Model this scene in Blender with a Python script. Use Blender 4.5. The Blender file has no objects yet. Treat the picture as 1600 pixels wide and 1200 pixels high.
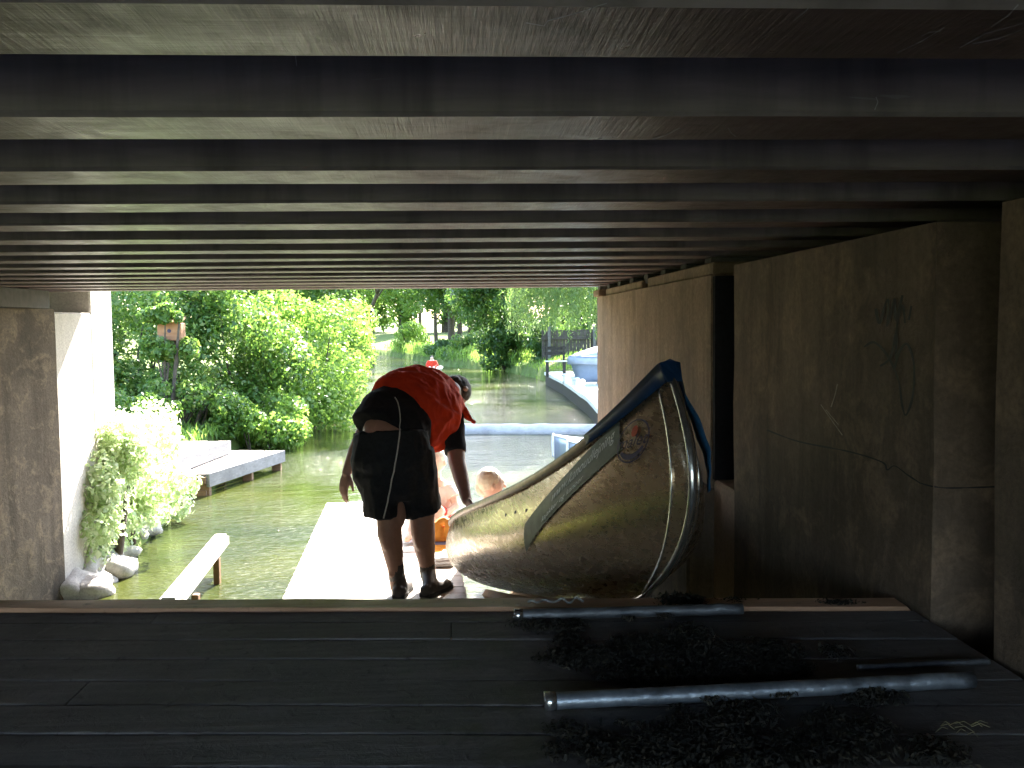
import bpy, bmesh, math, random
import numpy as np
from mathutils import Vector, Matrix, noise
from mathutils.bvhtree import BVHTree

random.seed(7); RNG = np.random.default_rng(7)
SC = bpy.context.scene
COL = SC.collection
R = math.radians
PI = math.pi

# ------------------------------------------------------------------ camera
ZC = 1.95                       # eye height above the water (water is z = 0)
YAW, PITCH, ROLL = R(3.3), R(3.55), R(0.64)
FPX = 1500.0                    # focal length in pixels of the 1600 wide photograph
fwd = Vector((math.sin(YAW)*math.cos(PITCH), math.cos(YAW)*math.cos(PITCH), -math.sin(PITCH)))
r0 = Vector((math.cos(YAW), -math.sin(YAW), 0)); u0 = r0.cross(fwd)
rt = r0*math.cos(ROLL) - u0*math.sin(ROLL)
up = u0*math.cos(ROLL) + r0*math.sin(ROLL)
EYE = Vector((0, 0, ZC))
def ray(px, py): return fwd*FPX + rt*(px-800) + up*(600-py)
def U(px, py, Y):               # where the sight line through a photo pixel meets the plane y = Y
    d = ray(px, py); return EYE + d*(Y/d.y)
def UZ(px, py, z):              # ... the plane z
    d = ray(px, py); return EYE + d*((z-ZC)/d.z)

cam = bpy.data.cameras.new('camera'); co = bpy.data.objects.new('camera', cam); COL.objects.link(co)
cam.sensor_width = 36; cam.lens = 36*FPX/1600; cam.clip_start = 0.05; cam.clip_end = 1500
co.matrix_world = Matrix(((rt.x, up.x, -fwd.x, 0), (rt.y, up.y, -fwd.y, 0), (rt.z, up.z, -fwd.z, ZC), (0, 0, 0, 1)))
SC.camera = co

# ------------------------------------------------------------------ light
SUN_EL, SUN_AZ = R(42), R(15)   # azimuth measured from +Y (down the canal) towards +X
w = bpy.data.worlds.new('World'); SC.world = w; w.use_nodes = True
nt = w.node_tree; nt.nodes.clear()
sky = nt.nodes.new('ShaderNodeTexSky'); sky.sky_type = 'NISHITA'; sky.sun_disc = False
sky.sun_elevation = SUN_EL; sky.sun_rotation = SUN_AZ; sky.air_density = 1.0; sky.dust_density = 1.6
bg = nt.nodes.new('ShaderNodeBackground'); bg.inputs[1].default_value = 0.15
out = nt.nodes.new('ShaderNodeOutputWorld')
nt.links.new(sky.outputs[0], bg.inputs[0]); nt.links.new(bg.outputs[0], out.inputs[0])
sl = bpy.data.lights.new('sun', 'SUN'); sl.energy = 5.0; sl.angle = R(0.53); sl.color = (1.0, 0.94, 0.84)
so = bpy.data.objects.new('sun', sl); COL.objects.link(so)
sdir = Vector((math.sin(SUN_AZ)*math.cos(SUN_EL), math.cos(SUN_AZ)*math.cos(SUN_EL), math.sin(SUN_EL)))
so.rotation_euler = sdir.to_track_quat('Z', 'Y').to_euler(); so.location = (5, 30, 30)
SC.view_settings.view_transform = 'Standard'; SC.view_settings.look = 'None'
SC.view_settings.gamma = 1.0; SC.view_settings.use_curve_mapping = False
SC.view_settings.exposure = 3.25
SC.cycles.use_denoising = True
SC.cycles.max_bounces = 10; SC.cycles.diffuse_bounces = 7; SC.cycles.glossy_bounces = 4
SC.cycles.transmission_bounces = 4; SC.cycles.transparent_max_bounces = 6
SC.cycles.sample_clamp_indirect = 6.0
SC.cycles.caustics_reflective = True

# ------------------------------------------------------------------ materials
class NB:
    """small node builder"""
    def __init__(s, name):
        s.m = bpy.data.materials.new(name); s.m.use_nodes = True
        s.t = s.m.node_tree; s.n = s.t.nodes; s.l = s.t.links
        s.n.clear()
        s.out = s.n.new('ShaderNodeOutputMaterial')
    def node(s, typ, **kw):
        nd = s.n.new(typ)
        for k, v in kw.items(): setattr(nd, k, v)
        return nd
    def set(s, nd, idx, v):
        if isinstance(v, bpy.types.NodeSocket): s.l.new(v, nd.inputs[idx])
        else: nd.inputs[idx].default_value = v
    def coord(s, scale=(1, 1, 1), kind='Object', rot=(0, 0, 0)):
        tc = s.node('ShaderNodeTexCoord'); mp = s.node('ShaderNodeMapping')
        s.l.new(tc.outputs[kind], mp.inputs[0]); mp.inputs['Scale'].default_value = scale
        mp.inputs['Rotation'].default_value = rot
        return mp.outputs[0]
    def noise(s, vec, scale=5, detail=4, rough=0.55, dist=0.0):
        nd = s.node('ShaderNodeTexNoise'); s.l.new(vec, nd.inputs['Vector'])
        nd.inputs['Scale'].default_value = scale; nd.inputs['Detail'].default_value = detail
        nd.inputs['Roughness'].default_value = rough; nd.inputs['Distortion'].default_value = dist
        return nd.outputs['Fac']
    def ramp(s, fac, stops, interp='LINEAR'):
        nd = s.node('ShaderNodeValToRGB'); s.l.new(fac, nd.inputs[0]); cr = nd.color_ramp; cr.interpolation = interp
        while len(cr.elements) < len(stops): cr.elements.new(0.5)
        for e, (p, c) in zip(cr.elements, stops):
            e.position = p; e.color = (c, c, c, 1) if isinstance(c, (int, float)) else (*c, 1)
        return nd.outputs[0]
    def mix(s, fac, a, b, mode='MIX'):
        nd = s.node('ShaderNodeMix', data_type='RGBA', blend_type=mode)
        def put(i, v):
            if isinstance(v, bpy.types.NodeSocket): s.l.new(v, nd.inputs[i])
            elif i == 0: nd.inputs[0].default_value = v
            else: nd.inputs[i].default_value = (*v, 1)
        put(0, fac); put(6, a); put(7, b)
        return nd.outputs[2]
    def math(s, op, a, b=0.0):
        nd = s.node('ShaderNodeMath', operation=op); s.set(nd, 0, a); s.set(nd, 1, b); return nd.outputs[0]
    def bump(s, h, strength=0.3, dist=0.02):
        nd = s.node('ShaderNodeBump'); s.l.new(h, nd.inputs['Height'])
        nd.inputs['Strength'].default_value = strength; nd.inputs['Distance'].default_value = dist
        return nd.outputs[0]
    def bsdf(s, color, rough=0.7, metal=0.0, normal=None, spec=0.5, **kw):
        b = s.node('ShaderNodeBsdfPrincipled')
        if isinstance(color, bpy.types.NodeSocket): s.l.new(color, b.inputs['Base Color'])
        else: b.inputs['Base Color'].default_value = (*color, 1)
        s.set(b, 'Roughness', rough); s.set(b, 'Metallic', metal); s.set(b, 'Specular IOR Level', spec)
        if normal is not None: s.l.new(normal, b.inputs['Normal'])
        for k, v in kw.items(): s.set(b, k, v)
        s.l.new(b.outputs[0], s.out.inputs[0]); return b

def mat_simple(name, c, rough=0.7, metal=0.0, var=0.25, scale=20, bump=0.15, spec=0.4):
    b = NB(name); v = b.coord()
    n = b.noise(v, scale, 5, 0.6)
    lo = tuple(x*(1-var) for x in c); hi = tuple(min(1, x*(1+var)) for x in c)
    b.bsdf(b.ramp(n, [(0.3, lo), (0.7, hi)]), rough, metal, b.bump(n, bump, 0.01), spec)
    return b.m

def mat_concrete(name, base, dark, streak=0.6, scale=1.0, warm=None):
    b = NB(name); v = b.coord()
    vs = b.coord((5*scale, 5*scale, 0.5*scale))
    big = b.noise(v, 1.3*scale, 6, 0.62, 0.4)
    st = b.noise(vs, 1.6, 6, 0.65, 0.3)
    fine = b.noise(v, 60, 6, 0.7); mid = b.noise(v, 9*scale, 6, 0.65, 0.6)
    c = b.mix(b.ramp(big, [(0.32, 0.0), (0.68, 1.0)]), dark, base)
    c = b.mix(b.math('MULTIPLY', b.ramp(st, [(0.42, 0.0), (0.72, 1.0)]), streak), c, tuple(x*0.42 for x in dark))
    if warm: c = b.mix(b.math('MULTIPLY', b.ramp(mid, [(0.5, 0.0), (0.72, 1.0)]), 0.55), c, warm)
    c = b.mix(b.math('MULTIPLY', b.ramp(fine, [(0.35, 1.0), (0.6, 0.0)]), 0.45), c, tuple(x*0.5 for x in dark))
    ht = b.math('ADD', b.math('MULTIPLY', fine, 0.5), b.math('MULTIPLY', mid, 1.0))
    b.bsdf(c, 0.85, 0, b.bump(ht, 0.55, 0.012), 0.3)
    return b.m

def mat_wood(name, light, dark, along='X', rough=0.75, grain=1.0, spec=0.35, wear=None):
    b = NB(name)
    sc = (1.2, 22, 22) if along == 'X' else (22, 1.2, 22)
    v = b.coord(tuple(x*grain for x in sc)); vo = b.coord()
    g = b.noise(v, 1.6, 7, 0.68, 0.5); big = b.noise(vo, 2.6, 5, 0.6, 0.2); sp = b.noise(vo, 26, 4, 0.7)
    isl = b.node('ShaderNodeNewGeometry').outputs['Random Per Island']
    c = b.mix(b.ramp(g, [(0.3, 0.0), (0.7, 1.0)]), dark, light)
    c = b.mix(b.ramp(big, [(0.35, 0.55), (0.62, 0.0)]), c, tuple(x*0.45 for x in dark))
    c = b.mix(b.math('MULTIPLY', isl, 0.4), c, tuple(x*0.55 for x in light))
    c = b.mix(b.ramp(sp, [(0.60, 0.0), (0.70, 0.65)]), c, tuple(x*0.3 for x in dark))
    if wear: c = b.mix(b.ramp(b.noise(vo, 7, 5, 0.7, 1.2), [(0.62, 0.0), (0.70, 0.7)]), c, wear)
    b.bsdf(c, rough, 0, b.bump(g, 0.5, 0.006), spec)
    return b.m

def mat_leaf(name, cols, trans=0.45, rough=0.36):
    b = NB(name)
    isl = b.node('ShaderNodeNewGeometry').outputs['Random Per Island']
    n = b.noise(b.coord(), 1.1, 3, 0.6)
    f = b.math('ADD', b.math('MULTIPLY', isl, 0.65), b.math('MULTIPLY', n, 0.4))
    k = len(cols)
    c = b.ramp(f, [(0.12+0.76*i/(k-1), cc) for i, cc in enumerate(cols)])
    d = b.bsdf(c, rough, 0, None, 0.5)
    tr = b.node('ShaderNodeBsdfTranslucent')
    tc = b.mix(0.55, c, (0.30, 0.50, 0.07), 'MIX')
    tcm = b.mix(1.0, tc, c, 'ADD')
    b.l.new(b.mix(0.6, c, tcm), tr.inputs[0])
    ms = b.node('ShaderNodeMixShader'); ms.inputs[0].default_value = trans
    b.l.new(d.outputs[0], ms.inputs[1]); b.l.new(tr.outputs[0], ms.inputs[2]); b.l.new(ms.outputs[0], b.out.inputs[0])
    return b.m

M = {}
M['lit_concrete'] = mat_concrete('lit_concrete', (0.60, 0.41, 0.28), (0.44, 0.30, 0.20), 0.3)  # paler concrete: light on the recess block is put into the colour
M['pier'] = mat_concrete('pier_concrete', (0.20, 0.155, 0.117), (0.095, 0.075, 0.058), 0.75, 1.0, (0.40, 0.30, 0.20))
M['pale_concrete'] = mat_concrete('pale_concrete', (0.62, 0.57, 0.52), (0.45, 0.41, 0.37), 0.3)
M['pier_lit'] = mat_concrete('pier_lit_concrete', (0.36, 0.255, 0.17), (0.20, 0.14, 0.095), 0.65, 1.0, (0.42, 0.29, 0.185))  # lighter copy of the pier concrete, bounced light put into the colour
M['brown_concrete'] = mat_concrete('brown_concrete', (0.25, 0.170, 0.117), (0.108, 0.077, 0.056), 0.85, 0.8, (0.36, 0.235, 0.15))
M['rock'] = mat_concrete('rock', (0.66, 0.62, 0.58), (0.42, 0.39, 0.36), 0.2, 2.0)

def girder_mat():
    b = NB('girder_painted'); vo = b.coord()
    hatch = b.noise(b.coord((120, 5, 5), rot=(0, 0, R(14))), 1.5, 4, 0.65, 0.15)
    grain = b.noise(b.coord((2.0, 30, 30)), 1.5, 6, 0.65, 0.4)
    big = b.noise(vo, 1.4, 5, 0.6, 0.3); spot = b.noise(vo, 13, 5, 0.7, 0.5)
    c = b.mix(b.ramp(grain, [(0.3, 0.0), (0.7, 1.0)]), (0.122, 0.074, 0.074), (0.215, 0.134, 0.130))
    c = b.mix(b.ramp(big, [(0.38, 0.0), (0.60, 0.8)]), c, (0.085, 0.060, 0.056))
    c = b.mix(b.ramp(hatch, [(0.54, 0.0), (0.72, 0.6)]), c, (0.29, 0.215, 0.185))
    c = b.mix(b.ramp(spot, [(0.58, 0.0), (0.72, 0.6)]), c, (0.05, 0.036, 0.034))
    scr = b.noise(b.coord((3, 40, 3), rot=(0, 0, R(-38))), 1.0, 3, 0.5, 1.5)
    c = b.mix(b.ramp(scr, [(0.71, 0.0), (0.75, 0.6)]), c, (0.34, 0.33, 0.36))
    ht = b.math('ADD', b.math('MULTIPLY', hatch, 0.8), b.math('MULTIPLY', grain, 0.6))
    b.bsdf(c, b.ramp(spot, [(0.3, 0.27), (0.7, 0.50)]), 0, b.bump(ht, 0.45, 0.004), 0.5)
    return b.m
M['girder'] = girder_mat()
M['girder_side'] = None
def girder_side():
    b = NB('girder_side_lightened'); vo = b.coord()
    g = b.noise(b.coord((1.5, 14, 14)), 1.5, 6, 0.65, 0.3); v2 = b.noise(b.coord((9, 9, 1.2)), 1.2, 5, 0.6, 0.2)
    c = b.mix(b.ramp(g, [(0.3, 0.0), (0.7, 1.0)]), (0.175, 0.142, 0.155), (0.29, 0.238, 0.255))  # side faces made paler in colour to stand for light from behind
    c = b.mix(b.ramp(v2, [(0.45, 0.0), (0.68, 0.75)]), c, (0.10, 0.082, 0.088))
    scr = b.noise(b.coord((4, 4, 30), rot=(0, R(25), 0)), 1.0, 3, 0.5, 1.6)
    c = b.mix(b.ramp(scr, [(0.72, 0.0), (0.76, 0.35)]), c, (0.3, 0.3, 0.32))
    b.bsdf(c, 0.6, 0, b.bump(g, 0.3, 0.004), 0.4)
    return b.m
M['girder_side'] = girder_side()
M['slab'] = mat_simple('slab_soot', (0.085, 0.078, 0.076), 0.9)
def deck_mat():
    b = NB('deck_planks'); vo = b.coord()
    g = b.noise(b.coord((1.2, 26, 26)), 1.6, 7, 0.7, 0.5); big = b.noise(vo, 2.2, 6, 0.65, 0.5); sp = b.noise(vo, 30, 5, 0.75, 0.6); md = b.noise(vo, 9, 6, 0.7, 1.0)
    isl = b.node('ShaderNodeNewGeometry').outputs['Random Per Island']
    c = b.mix(b.ramp(g, [(0.3, 0.0), (0.7, 1.0)]), (0.135, 0.118, 0.114), (0.24, 0.212, 0.205))
    c = b.mix(b.math('MULTIPLY', isl, 0.25), c, (0.11, 0.098, 0.092))
    c = b.mix(b.ramp(big, [(0.36, 0.6), (0.6, 0.0)]), c, (0.085, 0.075, 0.070))
    c = b.mix(b.ramp(md, [(0.56, 0.0), (0.68, 0.55)]), c, (0.235, 0.215, 0.205))
    c = b.mix(b.ramp(sp, [(0.58, 0.0), (0.70, 0.7)]), c, (0.030, 0.026, 0.024))
    # damp, weed-stained area where boats are dragged over the rollers
    sep = b.node('ShaderNodeSeparateXYZ'); b.l.new(vo, sep.inputs[0])
    wet = b.math('ADD', b.math('MULTIPLY', md, 1.2), b.math('MULTIPLY', sep.outputs[0], 0.55))
    wm = b.ramp(wet, [(0.62, 0.0), (0.80, 1.0)])
    wm2 = b.math('MULTIPLY', wm, b.ramp(sep.outputs[0], [(0.62, 1.0), (0.85, 0.25)]))
    c = b.mix(b.math('MULTIPLY', wm2, 0.72), c, (0.024, 0.021, 0.019))
    b.bsdf(c, b.math('SUBTRACT', 0.70, b.math('MULTIPLY', wm2, 0.25)), 0, b.bump(b.math('ADD', g, sp), 0.6, 0.006), 0.35)
    return b.m
M['deck'] = deck_mat()
M['edge_timber'] = mat_wood('edge_timber', (0.78, 0.46, 0.29), (0.48, 0.27, 0.165), 'X', 0.38, spec=0.8)  # warm light along the beam is put into this pale colour
M['dock'] = mat_wood('dock_planks', (0.62, 0.57, 0.50), (0.42, 0.38, 0.33), 'X', 0.6)
M['jetty'] = mat_wood('jetty_planks', (0.24, 0.20, 0.185), (0.14, 0.112, 0.10), 'Y', 0.75)
M['fascia'] = mat_wood('grey_timber', (0.30, 0.285, 0.28), (0.16, 0.15, 0.145), 'Y', 0.8)
M['brown_timber'] = mat_wood('brown_timber', (0.30, 0.17, 0.09), (0.15, 0.085, 0.045), 'X', 0.75)
M['white_timber'] = mat_wood('white_timber', (0.75, 0.72, 0.68), (0.55, 0.52, 0.48), 'Y', 0.7)
M['fence'] = mat_wood('fence_wood', (0.16, 0.135, 0.12), (0.07, 0.06, 0.052), 'X', 0.85)
M['bark'] = mat_simple('bark', (0.075, 0.058, 0.042), 0.9, 0, 0.5, 14, 0.8)
M['boom'] = mat_wood('boom_log', (0.66, 0.63, 0.62), (0.40, 0.37, 0.36), 'X', 0.6)

def alu(name, base, rlo, rhi, dirt):
    b = NB(name); vo = b.coord()
    n = b.noise(vo, 5, 6, 0.65, 0.6); s1 = b.noise(b.coord((40, 3, 40)), 1.4, 5, 0.7, 0.4); sp = b.noise(vo, 45, 4, 0.7, 0.3)
    dent = b.noise(vo, 3.0, 2, 0.5)
    c = b.mix(b.ramp(n, [(0.35, 0.0), (0.7, 0.5)]), base, tuple(x*0.80 for x in base))
    c = b.mix(b.ramp(sp, [(0.60, 0.0), (0.74, 0.42)]), c, (0.20, 0.16, 0.11))
    sep = b.node('ShaderNodeSeparateXYZ'); b.l.new(vo, sep.inputs[0])
    low = b.ramp(b.math('ADD', sep.outputs[2], b.math('MULTIPLY', n, 0.22)), [(0.16, dirt), (0.34, 0.0)])
    c = b.mix(b.math('MULTIPLY', low, b.ramp(sp, [(0.3, 1.0), (0.62, 0.25)])), c, (0.17, 0.125, 0.08))
    rr = b.ramp(s1, [(0.3, rlo), (0.7, rhi)])
    ht = b.math('ADD', b.math('MULTIPLY', s1, 0.014), b.math('MULTIPLY', dent, 1.0))
    b.bsdf(c, rr, 0.88, b.bump(ht, 0.16, 0.03), 0.5)
    return b.m
M['alu'] = alu('canoe_aluminium', (0.56, 0.42, 0.285), 0.20, 0.36, 0.85)  # brown tint stands in for reflections of timber and water
M['alu_grey'] = alu('moored_aluminium', (0.55, 0.60, 0.70), 0.35, 0.5, 0.2)
M['rail'] = mat_simple('gunwale_metal', (0.50, 0.40, 0.33), 0.38, 0.75, 0.25, 30, 0.1)
M['stem'] = mat_simple('stem_metal', (0.74, 0.74, 0.74), 0.22, 0.95, 0.12, 30, 0.1)
M['pipe'] = mat_simple('galvanised_pipe', (0.27, 0.30, 0.35), 0.44, 0.8, 0.6, 18, 0.5)
M['dull_pipe'] = mat_simple('dull_pipe', (0.13, 0.135, 0.15), 0.5, 0.6, 0.5, 22, 0.5)
M['blue'] = mat_simple('blue_plastic', (0.006, 0.024, 0.070), 0.4, 0, 0.3, 15, 0.1)
M['blue_web'] = mat_simple('blue_webbing', (0.010, 0.080, 0.19), 0.7, 0, 0.3, 60, 0.3)
M['band'] = mat_simple('sticker_band', (0.095, 0.105, 0.085), 0.42, 0.3, 0.35, 30, 0.1)
M['lettering'] = mat_simple('pale_lettering', (0.80, 0.80, 0.78), 0.5, 0, 0.2, 40, 0.05)
M['ink'] = mat_simple('dark_ink', (0.045, 0.035, 0.075), 0.5, 0, 0.3, 40, 0.05)
M['red_ink'] = mat_simple('red_ink', (0.42, 0.05, 0.02), 0.5, 0, 0.2, 40, 0.05)
M['scuff'] = mat_simple('pale_scuff', (0.40, 0.38, 0.42), 0.7, 0, 0.5, 60, 0.05)
M['graffiti'] = mat_simple('graffiti_paint', (0.012, 0.011, 0.011), 0.7, 0, 0.3, 40, 0.05)
M['chalk'] = mat_simple('chalk_scratch', (0.34, 0.28, 0.225), 0.9, 0, 0.3, 40, 0.05)
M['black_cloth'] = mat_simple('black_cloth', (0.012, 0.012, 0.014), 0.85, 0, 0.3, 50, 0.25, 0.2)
M['shirt'] = mat_simple('black_cotton', (0.010, 0.009, 0.011), 0.9, 0, 0.3, 50, 0.25, 0.2)
def vest_mat():
    b = NB('orange_vest'); n = b.noise(b.coord(), 9, 5, 0.6, 0.4)
    c = b.ramp(n, [(0.3, (0.36, 0.024, 0.008)), (0.7, (0.54, 0.045, 0.011))])
    d = b.bsdf(c, 0.88, 0, b.bump(b.noise(b.coord(), 160, 3), 0.3, 0.003), 0.12)
    return b.m
M['vest'] = vest_mat()
M['skin'] = mat_simple('skin', (0.25, 0.13, 0.092), 0.55, 0, 0.1, 30, 0.06)
M['pale_skin'] = mat_simple('pale_skin', (0.80, 0.60, 0.50), 0.55, 0, 0.08, 30, 0.05)
M['dark_hair'] = mat_simple('dark_hair', (0.022, 0.015, 0.011), 0.7, 0, 0.4, 80, 0.6)
M['blond_hair'] = mat_simple('blond_hair', (0.86, 0.78, 0.64), 0.6, 0, 0.12, 80, 0.5)
M['shoe'] = mat_simple('shoe_leather', (0.055, 0.045, 0.042), 0.6, 0, 0.3, 30, 0.2)
M['sole'] = mat_simple('shoe_sole', (0.03, 0.028, 0.028), 0.8, 0, 0.2, 30, 0.2)
M['white_cloth'] = mat_simple('white_cloth', (0.80, 0.78, 0.76), 0.8, 0, 0.06, 30, 0.1)
M['orange_cloth'] = mat_simple('orange_cloth', (0.80, 0.34, 0.06), 0.7, 0, 0.15, 30, 0.1)
M['red_cloth'] = mat_simple('red_cloth', (0.70, 0.05, 0.02), 0.7, 0, 0.15, 30, 0.1)
M['towel'] = mat_simple('towel', (0.55, 0.55, 0.58), 0.9, 0, 0.2, 40, 0.3)
M['cord'] = mat_simple('cord', (0.40, 0.37, 0.33), 0.7, 0, 0.2, 60, 0.2)
M['tarp'] = mat_simple('tarp', (0.33, 0.37, 0.45), 0.5, 0, 0.1, 8, 0.2)
M['boat_paint'] = mat_simple('boat_paint', (0.20, 0.24, 0.31), 0.5, 0, 0.1, 8, 0.1)
M['kayak'] = mat_simple('kayak_white', (0.72, 0.72, 0.70), 0.35, 0, 0.08, 8, 0.05)
M['white_paint'] = mat_simple('white_paint', (0.80, 0.79, 0.77), 0.6, 0, 0.08, 12, 0.1)
M['dark_wood'] = mat_simple('dark_wood', (0.035, 0.030, 0.027), 0.7, 0, 0.3, 20, 0.2)
M['rust'] = mat_wood('nest_wood', (0.52, 0.27, 0.15), (0.34, 0.16, 0.08), 'X', 0.8)
M['litter'] = mat_leaf('weed_litter', [(0.010, 0.009, 0.008), (0.022, 0.019, 0.014), (0.012, 0.011, 0.009), (0.060, 0.046, 0.028)], 0.05, 0.9)
M['straw'] = mat_simple('straw', (0.17, 0.14, 0.065), 0.8)
M['ivy'] = mat_leaf('ivy_leaf', [(0.030, 0.070, 0.016), (0.055, 0.125, 0.022), (0.085, 0.165, 0.028), (0.125, 0.200, 0.036), (0.17, 0.21, 0.05)], 0.38)
M['shrub'] = mat_leaf('shrub_leaf', [(0.20, 0.27, 0.10), (0.38, 0.46, 0.24), (0.52, 0.57, 0.38), (0.62, 0.65, 0.48)], 0.42)  # sun glare is put into the near-white leaf colours
M['tree'] = mat_leaf('tree_leaf', [(0.022, 0.060, 0.020), (0.040, 0.095, 0.026), (0.065, 0.130, 0.030), (0.10, 0.17, 0.04)], 0.42)
M['lime'] = mat_leaf('lime_leaf', [(0.07, 0.14, 0.025), (0.12, 0.21, 0.035), (0.18, 0.28, 0.05), (0.22, 0.30, 0.07)], 0.5)
M['willow'] = mat_leaf('willow_leaf', [(0.085, 0.14, 0.045), (0.12, 0.18, 0.06), (0.16, 0.23, 0.075), (0.20, 0.25, 0.10)], 0.45)

def ground_mat():
    b = NB('grassy_ground'); v = b.coord()
    n = b.noise(v, 0.8, 6, 0.65); f = b.noise(v, 14, 5, 0.7)
    c = b.mix(b.ramp(n, [(0.35, 0.0), (0.65, 1.0)]), (0.09, 0.14, 0.035), (0.17, 0.21, 0.06))
    c = b.mix(b.ramp(f, [(0.55, 0.0), (0.7, 0.7)]), c, (0.10, 0.075, 0.045))
    b.bsdf(c, 0.95, 0, b.bump(f, 0.6, 0.05), 0.2); return b.m
M['ground'] = ground_mat()
def water_mat():
    b = NB('canal_water')
    a1 = b.noise(b.coord((1.0, 2.6, 1)), 2.1, 4, 0.55, 0.4); a2 = b.noise(b.coord((1.0, 2.2, 1), rot=(0, 0, R(17))), 9.0, 4, 0.6, 0.3)
    big = b.noise(b.coord(), 0.5, 3, 0.5); wind = b.ramp(b.noise(b.coord((0.22, 0.5, 1)), 1.0, 3, 0.5), [(0.36, 0.30), (0.60, 1.9)])
    ht = b.math('ADD', b.math('MULTIPLY', a1, 0.9), b.math('MULTIPLY', b.math('MULTIPLY', a2, 0.62), wind))
    c = b.mix(b.ramp(big, [(0.35, 0.0), (0.65, 1.0)]), (0.022, 0.032, 0.009), (0.052, 0.060, 0.014))
    b.bsdf(c, 0.03, 0, b.bump(ht, 0.50, 0.075), 0.5, IOR=1.333)
    return b.m
M['water'] = water_mat()

# ------------------------------------------------------------------ mesh helpers
def link(name, me, m=None, parent=None):
    o = bpy.data.objects.new(name, me); COL.objects.link(o)
    if m is not None and me is not None:
        for x in (m if isinstance(m, (list, tuple)) else [m]): me.materials.append(x)
    if parent is not None:
        o.parent = parent
        o.matrix_parent_inverse = parent.matrix_basis.inverted()
    return o
def tag(o, label=None, cat=None, group=None, kind=None):
    if label: o['label'] = label
    if cat: o['category'] = cat
    if group: o['group'] = group
    if kind: o['kind'] = kind
    return o
def thing(name, label, cat, loc=(0, 0, 0), rz=0.0, group=None):
    o = bpy.data.objects.new(name, None); COL.objects.link(o); o.empty_display_size = 0.1
    o.location = loc; o.rotation_euler = (0, 0, rz)
    o.matrix_basis = Matrix.Translation(Vector(loc)) @ Matrix.Rotation(rz, 4, 'Z')
    return tag(o, label, cat, group)
def build(name, bm, m, parent=None, smooth=False):
    bmesh.ops.recalc_face_normals(bm, faces=bm.faces)
    me = bpy.data.meshes.new(name); bm.to_mesh(me); bm.free()
    if smooth:
        for p in me.polygons: p.use_smooth = True
    return link(name, me, m, parent)
def box(bm, x0, x1, y0, y1, z0, z1, mat=0, bev=0.0, xf=None):
    vs = [bm.verts.new((x, y, z)) for z in (z0, z1) for y in (y0, y1) for x in (x0, x1)]
    if xf is not None:
        for v in vs: v.co = xf @ v.co
    F = [(0, 2, 3, 1), (4, 5, 7, 6), (0, 1, 5, 4), (2, 6, 7, 3), (0, 4, 6, 2), (1, 3, 7, 5)]
    fs = [bm.faces.new([vs[i] for i in f]) for f in F]
    for f in fs: f.material_index = mat
    if bev > 0:
        es = list({e for f in fs for e in f.edges})
        r_ = bmesh.ops.bevel(bm, geom=es, offset=bev, segments=1, affect='EDGES', profile=0.5)
        for f in r_['faces']: f.material_index = mat
    return fs
def quadbox(bm, c8, mat=0):
    """box from eight corners: bottom four then top four, same winding"""
    vs = [bm.verts.new(c) for c in c8]
    for f in [(3, 2, 1, 0), (4, 5, 6, 7), (0, 1, 5, 4), (1, 2, 6, 5), (2, 3, 7, 6), (3, 0, 4, 7)]:
        bm.faces.new([vs[i] for i in f]).material_index = mat
def cut(bm, n=14, lo=0, hi=0): pass
def tube(bm, pts, rad, seg=12, side=None, cap='round', mat=0):
    """closed tube through pts; rad = r or (ra, rb) per point, ra along `side`"""
    pts = [Vector(p) for p in pts]
    if not isinstance(rad, (list,)): rad = [rad]*len(pts)
    rad = [(r, r) if not isinstance(r, (tuple, list)) else tuple(r) for r in rad]
    n = len(pts); tang = []
    for i in range(n):
        a = pts[max(i-1, 0)]; b = pts[min(i+1, n-1)]; t = (b-a)
        tang.append(t.normalized() if t.length > 1e-9 else Vector((0, 0, 1)))
    rows = [(pts[i], tang[i], rad[i]) for i in range(n)]
    if cap == 'round':
        pre, post = [], []
        for k in (0.92, 0.7, 0.35):
            c = math.sqrt(1-k*k)
            m0 = min(rad[0]); m1 = min(rad[-1])
            pre.append((pts[0]-tang[0]*m0*k, tang[0], (rad[0][0]*c, rad[0][1]*c)))
            post.insert(0, (pts[-1]+tang[-1]*m1*k, tang[-1], (rad[-1][0]*c, rad[-1][1]*c)))
        rows = pre + rows + post
    ref = Vector(side) if side is not None else None
    prev = None; rings = []
    for p, t, (ra, rb) in rows:
        if ref is not None: s = ref - t*ref.dot(t)
        elif prev is not None: s = prev - t*prev.dot(t)
        else:
            s = Vector((0, 0, 1)) if abs(t.z) < 0.9 else Vector((1, 0, 0)); s = s - t*s.dot(t)
        s.normalize(); prev = s; q = t.cross(s)
        rings.append([bm.verts.new(p + s*(ra*math.cos(2*PI*k/seg)) + q*(rb*math.sin(2*PI*k/seg))) for k in range(seg)])
    for a, b in zip(rings[:-1], rings[1:]):
        for k in range(seg):
            f = bm.faces.new((a[k], a[(k+1) % seg], b[(k+1) % seg], b[k])); f.material_index = mat; f.smooth = True
    f = bm.faces.new(list(reversed(rings[0]))); f.material_index = mat
    f = bm.faces.new(rings[-1]); f.material_index = mat
def ball(bm, c, r, seg=14, rot=None):
    """ellipsoid, r = (rx, ry, rz)"""
    r = (r, r, r) if not isinstance(r, (tuple, list)) else r
    mt = Matrix.Translation(Vector(c)) @ (rot.to_4x4() if rot is not None else Matrix.Identity(4)) @ Matrix.Diagonal((*r, 1))
    bmesh.ops.create_uvsphere(bm, u_segments=seg, v_segments=max(6, seg//2+2), radius=1.0, matrix=mt)
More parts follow.
